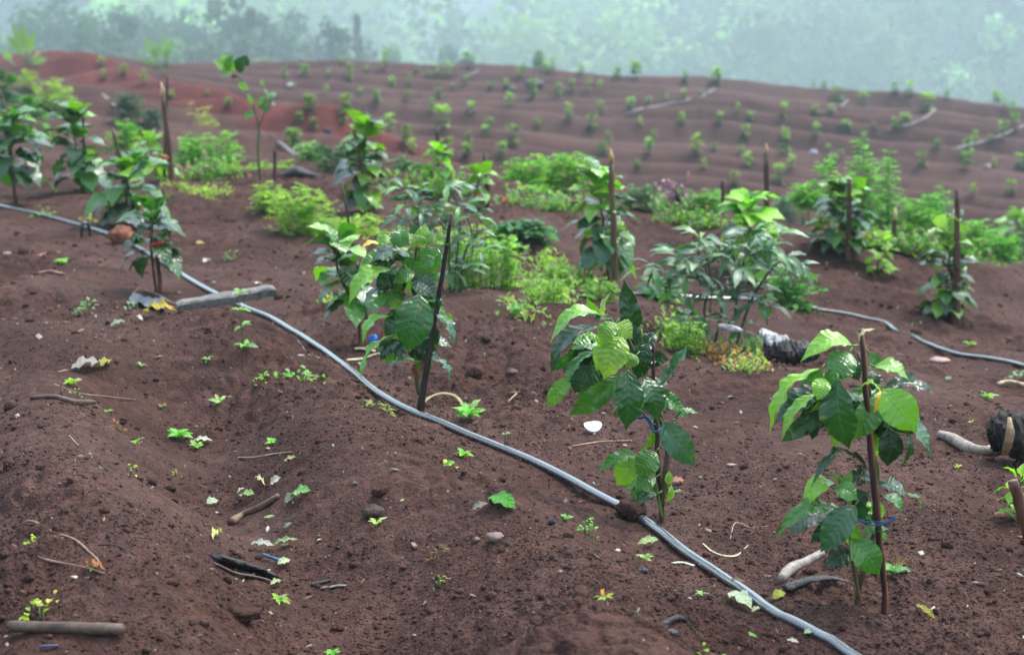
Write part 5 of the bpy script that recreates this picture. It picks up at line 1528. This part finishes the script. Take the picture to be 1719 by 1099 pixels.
def fallen(label, x0, y0, x1, y1, w, tint, seed, arch=.12, fold=.25, wave=.06, lift=.010, mat="dry", name="fallen_leaf"):
    a, b = at(x0, y0), at(x1, y1)
    k = scale_at(a[1]); a = a + np.array((0, 0, lift)); b = b + np.array((0, 0, lift))
    b[1] = a[1] + np.clip(b[1] - a[1], -.16, .16)
    mb = MB(); g = np.random.default_rng(seed)
    leaf(mb, a, b, w * k * 1.35, np.array((0, -.45, 1.0)) + g.normal(0, .15, 3), np.array(tint) * .62, arch, fold, wave, nt=16, ns=6, seed=seed, twist=g.normal(0, .4))
    return tag(mb.build(name, M[mat], loc=(a + b) / 2), label, "leaf")
FALL = [
    ("large yellow fallen leaf beside the dark plastic scrap", 242, 527, 290, 534, 16, (.52, .42, .05)),
    ("small grey green fallen leaf on the mound below the plastic scrap", 186, 548, 212, 540, 10, (.26, .36, .28)),
    ("curled grey fallen leaf on the mound, silvery", 120, 624, 176, 616, 18, (.30, .30, .30)),
    ("yellow-green curled leaf stuck to the silvery grey leaf", 164, 624, 188, 608, 11, (.32, .34, .04)),
    ("broad pale green fallen leaf at the end of the broken branch", 488, 842, 522, 834, 20, (.20, .46, .14)),
    ("pale grey green fallen leaf touching the broad pale green one", 478, 850, 496, 840, 14, (.42, .50, .38)),
    ("green fallen leaf fragment at the foot of the broken branch", 402, 838, 428, 832, 14, (.26, .46, .16)),
    ("white rounded leaf scrap beside the green fragment at the branch", 398, 832, 412, 825, 10, (.66, .68, .56)),
    ("pale teardrop leaf lying in the furrow", 347, 852, 366, 846, 13, (.46, .62, .46)),
    ("straw-white strip of leaf lying at the furrow head", 325, 742, 357, 738, 10, (.62, .68, .50)),
    ("white torn leaf scrap on the dry grass heap above the branch", 453, 812, 472, 800, 13, (.74, .72, .60)),
    ("slender pale leaf above the dry grass heap", 476, 780, 498, 770, 8, (.50, .54, .28)),
    ("pale yellow strip below the white torn scrap", 428, 808, 446, 815, 6, (.62, .58, .34)),
    ("deep green broad fallen leaf with a bright rim on the mound", 822, 848, 866, 864, 26, (.06, .32, .03)),
    ("grey dried leaf beside the deep green fallen leaf", 792, 862, 820, 858, 12, (.30, .30, .26)),
    ("pale green leaf lying flat just above the charred lump sprout", 1070, 914, 1106, 910, 11, (.38, .56, .26)),
    ("big pale mint fallen leaf near the hose by the grey branch", 1222, 1012, 1262, 1032, 26, (.52, .68, .48)),
    ("pale leaf tip beside the big mint leaf", 1262, 1036, 1276, 1030, 8, (.52, .56, .36)),
    ("small mint leaf tucked against the near end of the hose", 1350, 1074, 1366, 1070, 11, (.46, .62, .38)),
    ("small white leaf scrap near the bottom edge under the hose", 1320, 1084, 1341, 1090, 7, (.70, .72, .60)),
    ("yellow curved leaf on the open soil beyond the tall sapling", 1536, 1034, 1571, 1042, 9, (.38, .38, .05)),
    ("yellow-green leaf against the charred board by the hose", 1296, 1018, 1316, 1008, 14, (.34, .40, .05)),
    ("mottled leaf curled behind the base of the brown stake", 1492, 970, 1520, 980, 20, (.22, .14, .05)),
    ("pale grey dead leaf left of the mottled curled leaf", 1456, 978, 1478, 976, 15, (.45, .40, .32)),
    ("green fallen leaf right of the mottled curled leaf", 1498, 990, 1530, 990, 12, (.10, .34, .12)),
    ("pink fallen leaf behind the sapling with puckered leaves", 1128, 812, 1148, 806, 13, (.45, .20, .17)),
    ("dark grey leaf lying by the small charred chip", 462, 1006, 490, 1012, 6, (.34, .42, .16)),
    ("mint leaf piece at the end of the charred slab", 466, 952, 488, 948, 12, (.58, .72, .44)),
    ("pale green leaf below the charred slab tip", 454, 982, 473, 976, 8, (.40, .56, .28)),
    ("pale torn leaf litter beside the blue rope scrap", 420, 920, 462, 924, 12, (.44, .50, .46)),
    ("greenish torn leaf litter above the blue rope scrap", 458, 922, 502, 914, 9, (.32, .46, .22)),
    ("tiny pale yellow leaf on the furrow wall", 358, 908, 374, 904, 9, (.62, .66, .22)),
    ("small grey green leaf on the furrow wall", 476, 894, 490, 886, 7, (.26, .36, .26)),
    ("small white leaf sliver below the plastic scrap", 230, 534, 240, 538, 5, (.72, .72, .68)),
    ("yellow fallen leaf beyond the earth ball", 328, 408, 344, 408, 7, (.50, .40, .12)),
    ("white leaf scrap in the soil beyond the second sprout tuft", 342, 442, 352, 440, 8, (.66, .66, .60)),
    ("brown leaf hanging on the hose at its buried end", 1036, 858, 1052, 852, 7, (.24, .26, .06)),
    ("red brown dry leaf at the end of the lower vine stem", 140, 952, 178, 970, 10, (.36, .13, .03)),
    ("grey dead leaf and earth by the hose near the big mint leaf", 1228, 990, 1250, 984, 16, (.16, .09, .06)),
]
for i, (lb, a, b, c, d, w, t) in enumerate(FALL):
    fallen(lb, a, b, c, d, w, t, 500 + i)

# ------------------------------------------------------------------ the far slope: rows of seedlings
def seedling_proto(kind, seed):
    g = np.random.default_rng(seed); mb = MB()
    H = .60; tone = g.uniform(.55, 1.1)
    tube(mb, [(0, 0, -.05), (.01, 0, H * .5), (0, .01, H * .9)], [.012, .010, .006], 5, (.10, .07, .04))
    n = {0: 60, 1: 40, 2: 52}[kind]
    for i in range(n):
        u = g.uniform(.25, 1.0) if kind != 2 else (g.uniform(.2, .5) if i % 2 else g.uniform(.72, 1.0))
        az = g.uniform(0, 6.28); out = np.array((math.cos(az), math.sin(az), 0))
        L = g.uniform(.15, .25) * (1.0 if kind != 1 else .85)
        p = np.array((0, 0, H * u)) + out * .02 * g.uniform(0, 2)
        q = p + nrm(out + np.array((0, 0, g.uniform(-.5, .2) + .9 * (u - .5)))) * L
        t = np.array(DM if u < .5 else L_) * g.uniform(.7, 1.35) if g.uniform() > .3 else np.array(YG) * g.uniform(.8, 1.3)
        leaf(mb, p, q, L * g.uniform(.5, .65), np.array((0, 0, 1)) + out * .3 + g.normal(0, .2, 3), t * tone, .15, .25, 0, nt=4, ns=2)
    return mb
FAR = {"sky": [(175, 135, 22), (208, 126, 22), (241, 140, 20), (276, 128, 22), (258, 118, 20), (170, 112, 18), (477, 131, 22), (512, 131, 24), (552, 129, 20), (587, 124, 22), (500, 114, 18), (573, 108, 18), (646, 118, 44), (787, 116, 38), (719, 132, 26), (735, 128, 20), (752, 126, 24), (616, 122, 18), (782, 141, 20), (871, 136, 24), (916, 126, 26), (904, 116, 34), (927, 120, 30), (878, 120, 26), (1067, 130, 36), (1037, 139, 24), (1203, 146, 42), (1365, 148, 22), (1383, 151, 24), (1503, 157, 20), (1526, 160, 20), (1589, 164, 18), (1599, 164, 18), (1624, 168, 22), (1673, 176, 26), (1687, 182, 24), (975, 126, 20), (1150, 140, 18), (700, 122, 16), (960, 120, 18)],
       "upper": [(288, 170, 24), (349, 164, 22), (384, 180, 24), (494, 153, 20), (547, 157, 18), (520, 186, 24), (580, 188, 28), (576, 200, 24), (658, 146, 24), (688, 144, 26), (684, 168, 28), (736, 163, 26), (633, 175, 24), (724, 192, 34), (791, 192, 28), (824, 154, 20), (850, 147, 18), (855, 178, 32), (894, 166, 28), (937, 163, 28), (960, 155, 26), (988, 152, 26), (1007, 152, 24), (1009, 196, 32), (1058, 186, 30), (1089, 179, 22), (1119, 171, 18), (1147, 164, 20), (1175, 161, 18), (1145, 205, 28), (1208, 207, 28), (1260, 204, 26), (1316, 198, 32), (1238, 190, 20), (1369, 194, 26), (1395, 190, 22), (1404, 170, 36), (1449, 180, 28), (1556, 188, 40), (1605, 160, 16), (605, 162, 18), (586, 138, 18), (760, 150, 16), (440, 150, 18)],
       "middle": [(503, 206, 28), (526, 214, 24), (653, 222, 34), (743, 216, 36), (682, 246, 26), (955, 204, 32), (995, 218, 30), (1075, 214, 24), (902, 220, 30), (860, 241, 32), (822, 218, 26), (815, 230, 22), (787, 244, 24), (1098, 238, 28), (1021, 237, 20), (1089, 258, 28), (1142, 210, 26), (1370, 230, 34), (1419, 222, 28), (1318, 236, 30), (1250, 238, 26), (1467, 217, 22), (1502, 219, 28), (1519, 212, 30), (1636, 242, 26), (1662, 242, 30), (1682, 234, 34), (1701, 220, 34), (1701, 200, 28), (1573, 250, 20), (1451, 250, 32), (1411, 268, 26), (1390, 260, 28)],
       "low": [(493, 252, 30), (784, 268, 34), (841, 266, 28), (750, 266, 34), (1011, 264, 32), (1070, 286, 30), (1318, 258, 34), (1243, 260, 26), (1168, 264, 38), (1182, 282, 26), (1255, 284, 36), (1328, 284, 38), (1234, 314, 34), (1306, 312, 38), (1397, 280, 36), (1624, 262, 30), (1547, 280, 30), (1622, 286, 32), (1668, 282, 34), (1715, 282, 34), (1697, 332, 34), (1633, 330, 28), (1575, 336, 30), (690, 262, 26), (1200, 252, 20)]}
WHERE = {"sky": "small out of focus coffee seedling standing along the far skyline of the slope",
         "upper": "small out of focus coffee seedling on the upper terraces below the far skyline",
         "middle": "small out of focus coffee seedling on the middle terraces of the far slope",
         "low": "small out of focus coffee seedling on the lowest and nearest terraces of the far slope"}
protos = []
for kd in range(3):
    for s in range(4):
        protos.append(seedling_proto(kd, 900 + kd * 10 + s).build("coffee_seedling", M["matte"], loc=(0, 0, 0)))
used = set()
g = np.random.default_rng(17)
SPECIAL = {(646, 118): "tallest rounded seedling on the far skyline, above the small drooping sapling", (787, 116): "dark round seedling on the far skyline beside the pale ridge pipe",
           (1203, 146): "largest bright seedling on the far skyline, at the top of the curving pale pipe", (1067, 130): "single round seedling on the skyline between the brush heap and the curving pipe",
           (1404, 170): "tall bright seedling beside the short climbing pale pipe", (1556, 188): "tall bright seedling at the end of the faint terrace pipe",
           (1234, 314): "lowest far seedling just above the tall thin dark stake", (1449, 180): "yellowish seedling alone on the upper far slope", (724, 192): "wide two-headed seedling in the upper middle of the far slope"}
for band, L in FAR.items():
    for px, py, h in L:
        i = g.integers(len(protos))
        o = protos[i]
        if i in used:
            o = protos[i].copy(); COL.objects.link(o)
        used.add(int(i))
        b = at(px, py, 20)
        k = scale_at(b[1])
        s = max(.55, h * k / .62) * 1.0
        o.location = b
        o.rotation_euler = (0, 0, g.uniform(0, 6.28))
        s *= g.uniform(.62, 1.08); o.scale = (s * g.uniform(.8, 1.3), s * g.uniform(.8, 1.3), s * g.uniform(.75, 1.0))
        lb = SPECIAL.get((px, py))
        tag(o, lb or WHERE[band], "seedling", "coffee seedlings " + {"sky": "on the far skyline", "upper": "on the upper far terraces", "middle": "on the middle far terraces", "low": "on the lowest far terraces"}[band] if not lb else "single far coffee seedlings")
for i, o in enumerate(protos):
    if i not in used:
        bpy.data.objects.remove(o)

for lb, px, py, h, w, sd, tn in [("dark grey green shrub on the dim slope before the red bank, behind the pale pole", 212, 212, 56, 46, 71, (.03, .09, .05)),
                                 ("dark grey shrub below the pale pole on the dim slope", 244, 230, 46, 44, 72, (.035, .085, .055)),
                                 ("bluish green low shrub by the black plastic sheet", 556, 290, 48, 60, 73, (.05, .14, .07)),
                                 ("pale leaved shrub behind the black plastic sheet", 522, 274, 36, 40, 74, (.14, .30, .10)),
                                 ("dim shrub at the foot of the red bank behind the narrow sapling", 600, 286, 36, 44, 75, (.05, .12, .07)),
                                 ("low grey weed behind the small bright sapling near the terrace edge", 690, 296, 30, 60, 76, (.06, .15, .06)),
                                 ("pale grey weed on the lower valley side by the pointed stake", 1570, 372, 40, 50, 77, (.09, .19, .08)),
                                 ("pale grey green weed behind the tall thin dark stake", 1316, 372, 50, 60, 78, (.10, .20, .10)),
                                 ("dim low weed between the leafy sapling and the purple flower head", 1075, 352, 40, 50, 79, (.06, .17, .07))]:
    feathery(lb, (px, py), cl(px, py - h, w, h * .6, 12, sd), w, tn, sd, 7, 10, name="shrub", cat="shrub", mat="matte", aspect=.5)

# ------------------------------------------------------------------ trees beyond the field
def puff(g, c, rad, n, size, tint, var=.3, lobes=7):
    """leaf clumps spread through an uneven crown: arrays of small bent faces"""
    lc = g.normal(0, .48, (lobes, 3)); lr = g.uniform(.35, .62, lobes)
    idx = g.integers(0, lobes, n)
    u = g.normal(0, 1, (n, 3)); u /= np.linalg.norm(u, axis=1)[:, None]
    p = (lc[idx] + u * lr[idx][:, None] * g.uniform(.55, 1.05, (n, 1))) * np.asarray(rad)[None] + np.asarray(c)[None]
    nn = u + g.normal(0, .6, (n, 3)) + np.array((0, 0, .4)); nn /= np.linalg.norm(nn, axis=1)[:, None]
    t1 = np.cross(nn, g.normal(0, 1, (n, 3))); t1 /= np.linalg.norm(t1, axis=1)[:, None] + 1e-9
    t2 = np.cross(nn, t1)
    s = size * g.uniform(.5, 1.3, (n, 1))
    q = np.stack([p + t1 * s, p + t2 * s * .7 - nn * s * .25, p - t1 * s, p - t2 * s * .7 - nn * s * .25], 1)
    col = np.asarray(tint)[None] * g.uniform(1 - var, 1 + var, (lobes, 1))[idx] * g.uniform(.8, 1.2, (n, 1))
    return q.reshape(-1, 3), np.repeat(col, 4, 0)

def quads(name, V, C, mat, parent=None, loc=None):
    n = len(V) // 4
    off = np.array(parent.location) if parent is not None else (np.asarray(loc) if loc is not None else np.zeros(3))
    me = bpy.data.meshes.new(name)
    me.vertices.add(len(V)); me.vertices.foreach_set("co", (V - off).astype(np.float32).ravel())
    me.loops.add(n * 4); me.loops.foreach_set("vertex_index", np.arange(n * 4, dtype=np.int32))
    me.polygons.add(n); me.polygons.foreach_set("loop_start", (np.arange(n) * 4).astype(np.int32))
    uvl = me.uv_layers.new(name="uv"); uvl.data.foreach_set("uv", np.tile(np.array([0, .5, .5, 0, 1, .5, .5, 1], np.float32), n))
    ca = me.color_attributes.new("tint", 'FLOAT_COLOR', 'POINT')
    ca.data.foreach_set("color", np.concatenate([C, np.ones((len(C), 1))], 1).astype(np.float32).ravel())
    me.materials.append(mat); me.update(); me.validate()
    o = bpy.data.objects.new(name, me); COL.objects.link(o)
    if parent is not None: o.parent = parent
    elif loc is not None: o.location = off
    return o

def tree(label, px, top_py, dist, wpx, tint, seed, kind="round", group=None):
    dist = dist * 1.75
    g = np.random.default_rng(seed)
    x = at_y(px, 100, dist)[0]; zb = Z(x, dist); zt = at_y(px, top_py, dist)[2]
    H = max(3.0, zt - zb); b = np.array((x, dist, zb)); k = scale_at(dist); W = wpx * k / 2 * 1.35
    root = empty("tree", b, label, "tree", group)
    mb = MB()
    lean = g.normal(0, .3)
    tube(mb, [b - np.array((0, 0, .3)), b + np.array((lean * .4, 0, H * .4)), b + np.array((lean, 0, H * .8))], [.22 + .01 * H, .16, .06], 7, (.10, .085, .07), n=4, lump=.08)
    for j in range(5):
        a = g.uniform(0, 6.28); h0 = H * g.uniform(.35, .7)
        p = b + np.array((lean * h0 / H, 0, h0))
        tube(mb, [p, p + np.array((math.cos(a) * W * .4, math.sin(a) * W * .4, H * .1)), p + np.array((math.cos(a) * W * .7, math.sin(a) * W * .7, H * .2))], [.09, .06, .03], 5, (.10, .085, .07))
    mb.build("trunk", M["bark"], root)
    if kind == "round":
        V, C = puff(g, b + np.array((lean, 0, H * .54)), (W * .85, W * .85, H * .29), 900, .0024 * dist, tint, .35, 9)
    elif kind == "cone":
        Vs = [puff(g, b + np.array((lean * t, 0, H * (.25 + .72 * t))), (W * (1.1 - t), W * (1.1 - t), H * .12), 220, .0019 * dist, tint, .3, 5) for t in np.linspace(0, .95, 5)]
        V = np.concatenate([v for v, _ in Vs]); C = np.concatenate([c for _, c in Vs])
    else:
        Vs = [puff(g, b + np.array((g.normal(0, W * .4), g.normal(0, W * .4), H * g.uniform(.4, .95))), (W * .5, W * .5, H * .13), 180, .0021 * dist, tint, .35, 4) for t in range(6)]
        V = np.concatenate([v for v, _ in Vs]); C = np.concatenate([c for _, c in Vs])
    quads("crown", V, C, M["matte"], root)

T1 = (.020, .055, .028); T2 = (.035, .09, .035); T3 = (.085, .17, .05)
TREES = [
    ("bushy tree at the picture corner above the red slope", -10, 20, 118, 120, T1, "round"),
    ("broad dark tree next to the corner tree in the misty treeline", 62, 34, 124, 110, T1, "round"),
    ("tall broad tree above the upright pale plants in the treeline", 122, 2, 140, 130, T1, "round"),
    ("leaning loose tree between two broad trees in the treeline", 176, 30, 118, 90, T2, "loose"),
    ("highest dark tree of the treeline, reaching past the top of the picture", 205, -30, 152, 120, T1, "round"),
    ("low round tree behind the pole with the pale split top", 262, 48, 116, 90, T2, "round"),
    ("pale round tree in the dip of the treeline", 318, 48, 126, 90, T3, "round"),
    ("broad tree behind the forked sapling in the treeline", 368, 36, 122, 90, T2, "round"),
    ("slender pointed tree rising out of the treeline", 404, -2, 134, 64, T1, "loose"),
    ("small pointed tree beside the slender pointed tree", 452, 34, 128, 66, T1, "loose"),
    ("narrow pointed tree in the middle of the misty row", 490, 26, 132, 66, T1, "round"),
    ("pair-topped tree near the thinning end of the treeline", 536, 26, 126, 64, T1, "loose"),
    ("round low tree at the thinning end of the treeline", 572, 54, 124, 60, T2, "round"),
    ("thin bare-stemmed tree closing the treeline", 606, 22, 138, 26, T1, "cone"),
    ("little pale tree just past the end of the treeline", 650, 72, 150, 60, T3, "round"),
    ("faint low tree above the middle of the skyline", 742, 74, 160, 40, T2, "loose"),
    ("faint dark round tree on the skyline behind the dark round seedling", 776, 84, 110, 46, T1, "round"),
    ("faint dark round tree behind the skyline seedling trio", 888, 86, 112, 34, T1, "round"),
    ("low bush-like tree at the foot of the treeline behind the red bank", 150, 74, 104, 90, T3, "round"),
    ("low bush-like tree at the foot of the treeline behind the forked sapling", 420, 76, 104, 90, T3, "round"),
    ("low bush-like tree at the foot of the treeline near its thinning end", 520, 82, 106, 90, T3, "round"),
    ("low bush-like tree at the foot of the treeline in the corner", 20, 70, 104, 110, T2, "round"),
    ("low bush-like tree at the foot of the treeline behind the poles", 300, 78, 106, 90, T2, "round"),
]
gt = np.random.default_rng(8)
for i in range(34):
    px = -30 + 640 * (i + gt.uniform(-.4, .4)) / 33
    low = i % 2
    tree("hazy round-crowned tree packed in the dense misty treeline beyond the field" if not low else "low hazy tree filling the foot of the misty treeline", px, (gt.uniform(-14, 22) if not low else gt.uniform(58, 80)) + max(0, px - 430) * .28,
         gt.uniform(140, 158) if not low else gt.uniform(104, 122), gt.uniform(70, 110), np.array((T1, T2, T2, T3)[gt.integers(4)]) * gt.uniform(.8, 1.2), 800 + i, "round", "trees of the dense misty treeline" if not low else "low trees at the foot of the misty treeline")
for i, (lb, px, tp, dist, w, tn, kd) in enumerate(TREES):
    tree(lb, px, tp, dist, w, tn, 700 + i, kd)

def banana(label, px, py, tops, seed, tint):
    b = at(px, py, 20); sp = Spot(b); g = np.random.default_rng(seed)
    root = empty("banana_plant", b, label, "banana plant")
    st, fo = MB(), MB()
    for tx, ty, w in tops:
        foot = b + np.array((g.normal(0, .2), 0, -.1)); t = sp(tx, ty); m = foot + (t - foot) * .35 + np.array((0, 0, .05))
        tube(st, [foot, m], [.06, .03], 6, (.10, .16, .05))
        leaf(fo, m, t, w * sp.k, CAMF + g.normal(0, .3, 3), np.array(tint) * g.uniform(.8, 1.2), .06, .25, .02, nt=10, ns=4, seed=seed)
    st.build("stem", M["stem"], root); fo.build("foliage", M["matte"], root)
banana("pale banana clump with upright leaves at the picture corner skyline", 45, 110, [(22, 42, 14), (38, 38, 12), (58, 50, 12), (12, 60, 12), (70, 86, 14), (6, 84, 14), (80, 98, 12)], 1, (.16, .30, .10))
banana("pale banana clump with upright leaves behind the thin dark pole", 268, 112, [(242, 60, 10), (278, 54, 9), (292, 62, 8), (256, 78, 12), (282, 80, 11), (236, 98, 10), (262, 66, 9)], 2, (.13, .26, .09))

# ------------------------------------------------------------------ the wooded hills: one far-off mass
def forest():
    g = np.random.default_rng(31); Vs, Cs = [], []
    n = 1900
    az = g.uniform(-26, 26, n); d = np.exp(g.uniform(math.log(430), math.log(1600), n))
    for a, r in zip(np.radians(az), d):
        x, y = r * math.sin(a), r * math.cos(a)
        px = 859.5 + 3000 * x / y
        if r < 480 and px < 640: continue
        z = Z(x, y); s = g.uniform(5, 13) * (1 + .0006 * r)
        big = vnoise(np.array([x * .012]), np.array([y * .012]), 9)[0] + .5
        big = min(1, max(0, (big - .28) * 2.2 + (.45 if px > 1010 + .35 * (r - 500) else -.1))); t = np.array((.012, .035, .022)) * (1 - big) + np.array((.11, .215, .06)) * big
        V, C = puff(g, (x, y, z + s * .7), (s, s, s * g.uniform(.7, 1.15)), 300, s * .12, t * np.exp(g.normal(0, .55)), .40, 6)
        Vs.append(V); Cs.append(C)
    o = quads("forest", np.concatenate(Vs), np.concatenate(Cs), M["matte"])
    tag(o, "misty wooded hillside filling the picture beyond the field", "forest", kind="stuff")
forest()

# ------------------------------------------------------------------ the wet air
def haze():
    x0, x1, y0, y1, z0, z1 = -1750, 1750, -1750, 1750, -90, 290
    v = [(x, y, z) for z in (z0, z1) for x, y in ((x0, y0), (x1, y0), (x1, y1), (x0, y1))]
    f = [(3, 2, 1, 0), (4, 5, 6, 7), (0, 1, 5, 4), (1, 2, 6, 5), (2, 3, 7, 6), (3, 0, 4, 7)]
    me = bpy.data.meshes.new("haze"); me.from_pydata(v, [], f)
    m = bpy.data.materials.new("haze"); m.use_nodes = True
    t = m.node_tree; t.nodes.clear()
    o_ = t.nodes.new("ShaderNodeOutputMaterial"); p = t.nodes.new("ShaderNodeVolumePrincipled")
    p.inputs["Color"].default_value = (.68, .855, .95, 1)
    p.inputs["Density"].default_value = .0015
    p.inputs["Anisotropy"].default_value = .25
    t.links.new(p.outputs[0], o_.inputs["Volume"])
    me.materials.append(m)
    o = bpy.data.objects.new("haze", me); COL.objects.link(o)
    tag(o, "thin pale mist hanging over the whole field and hills", "haze", kind="stuff")
haze()
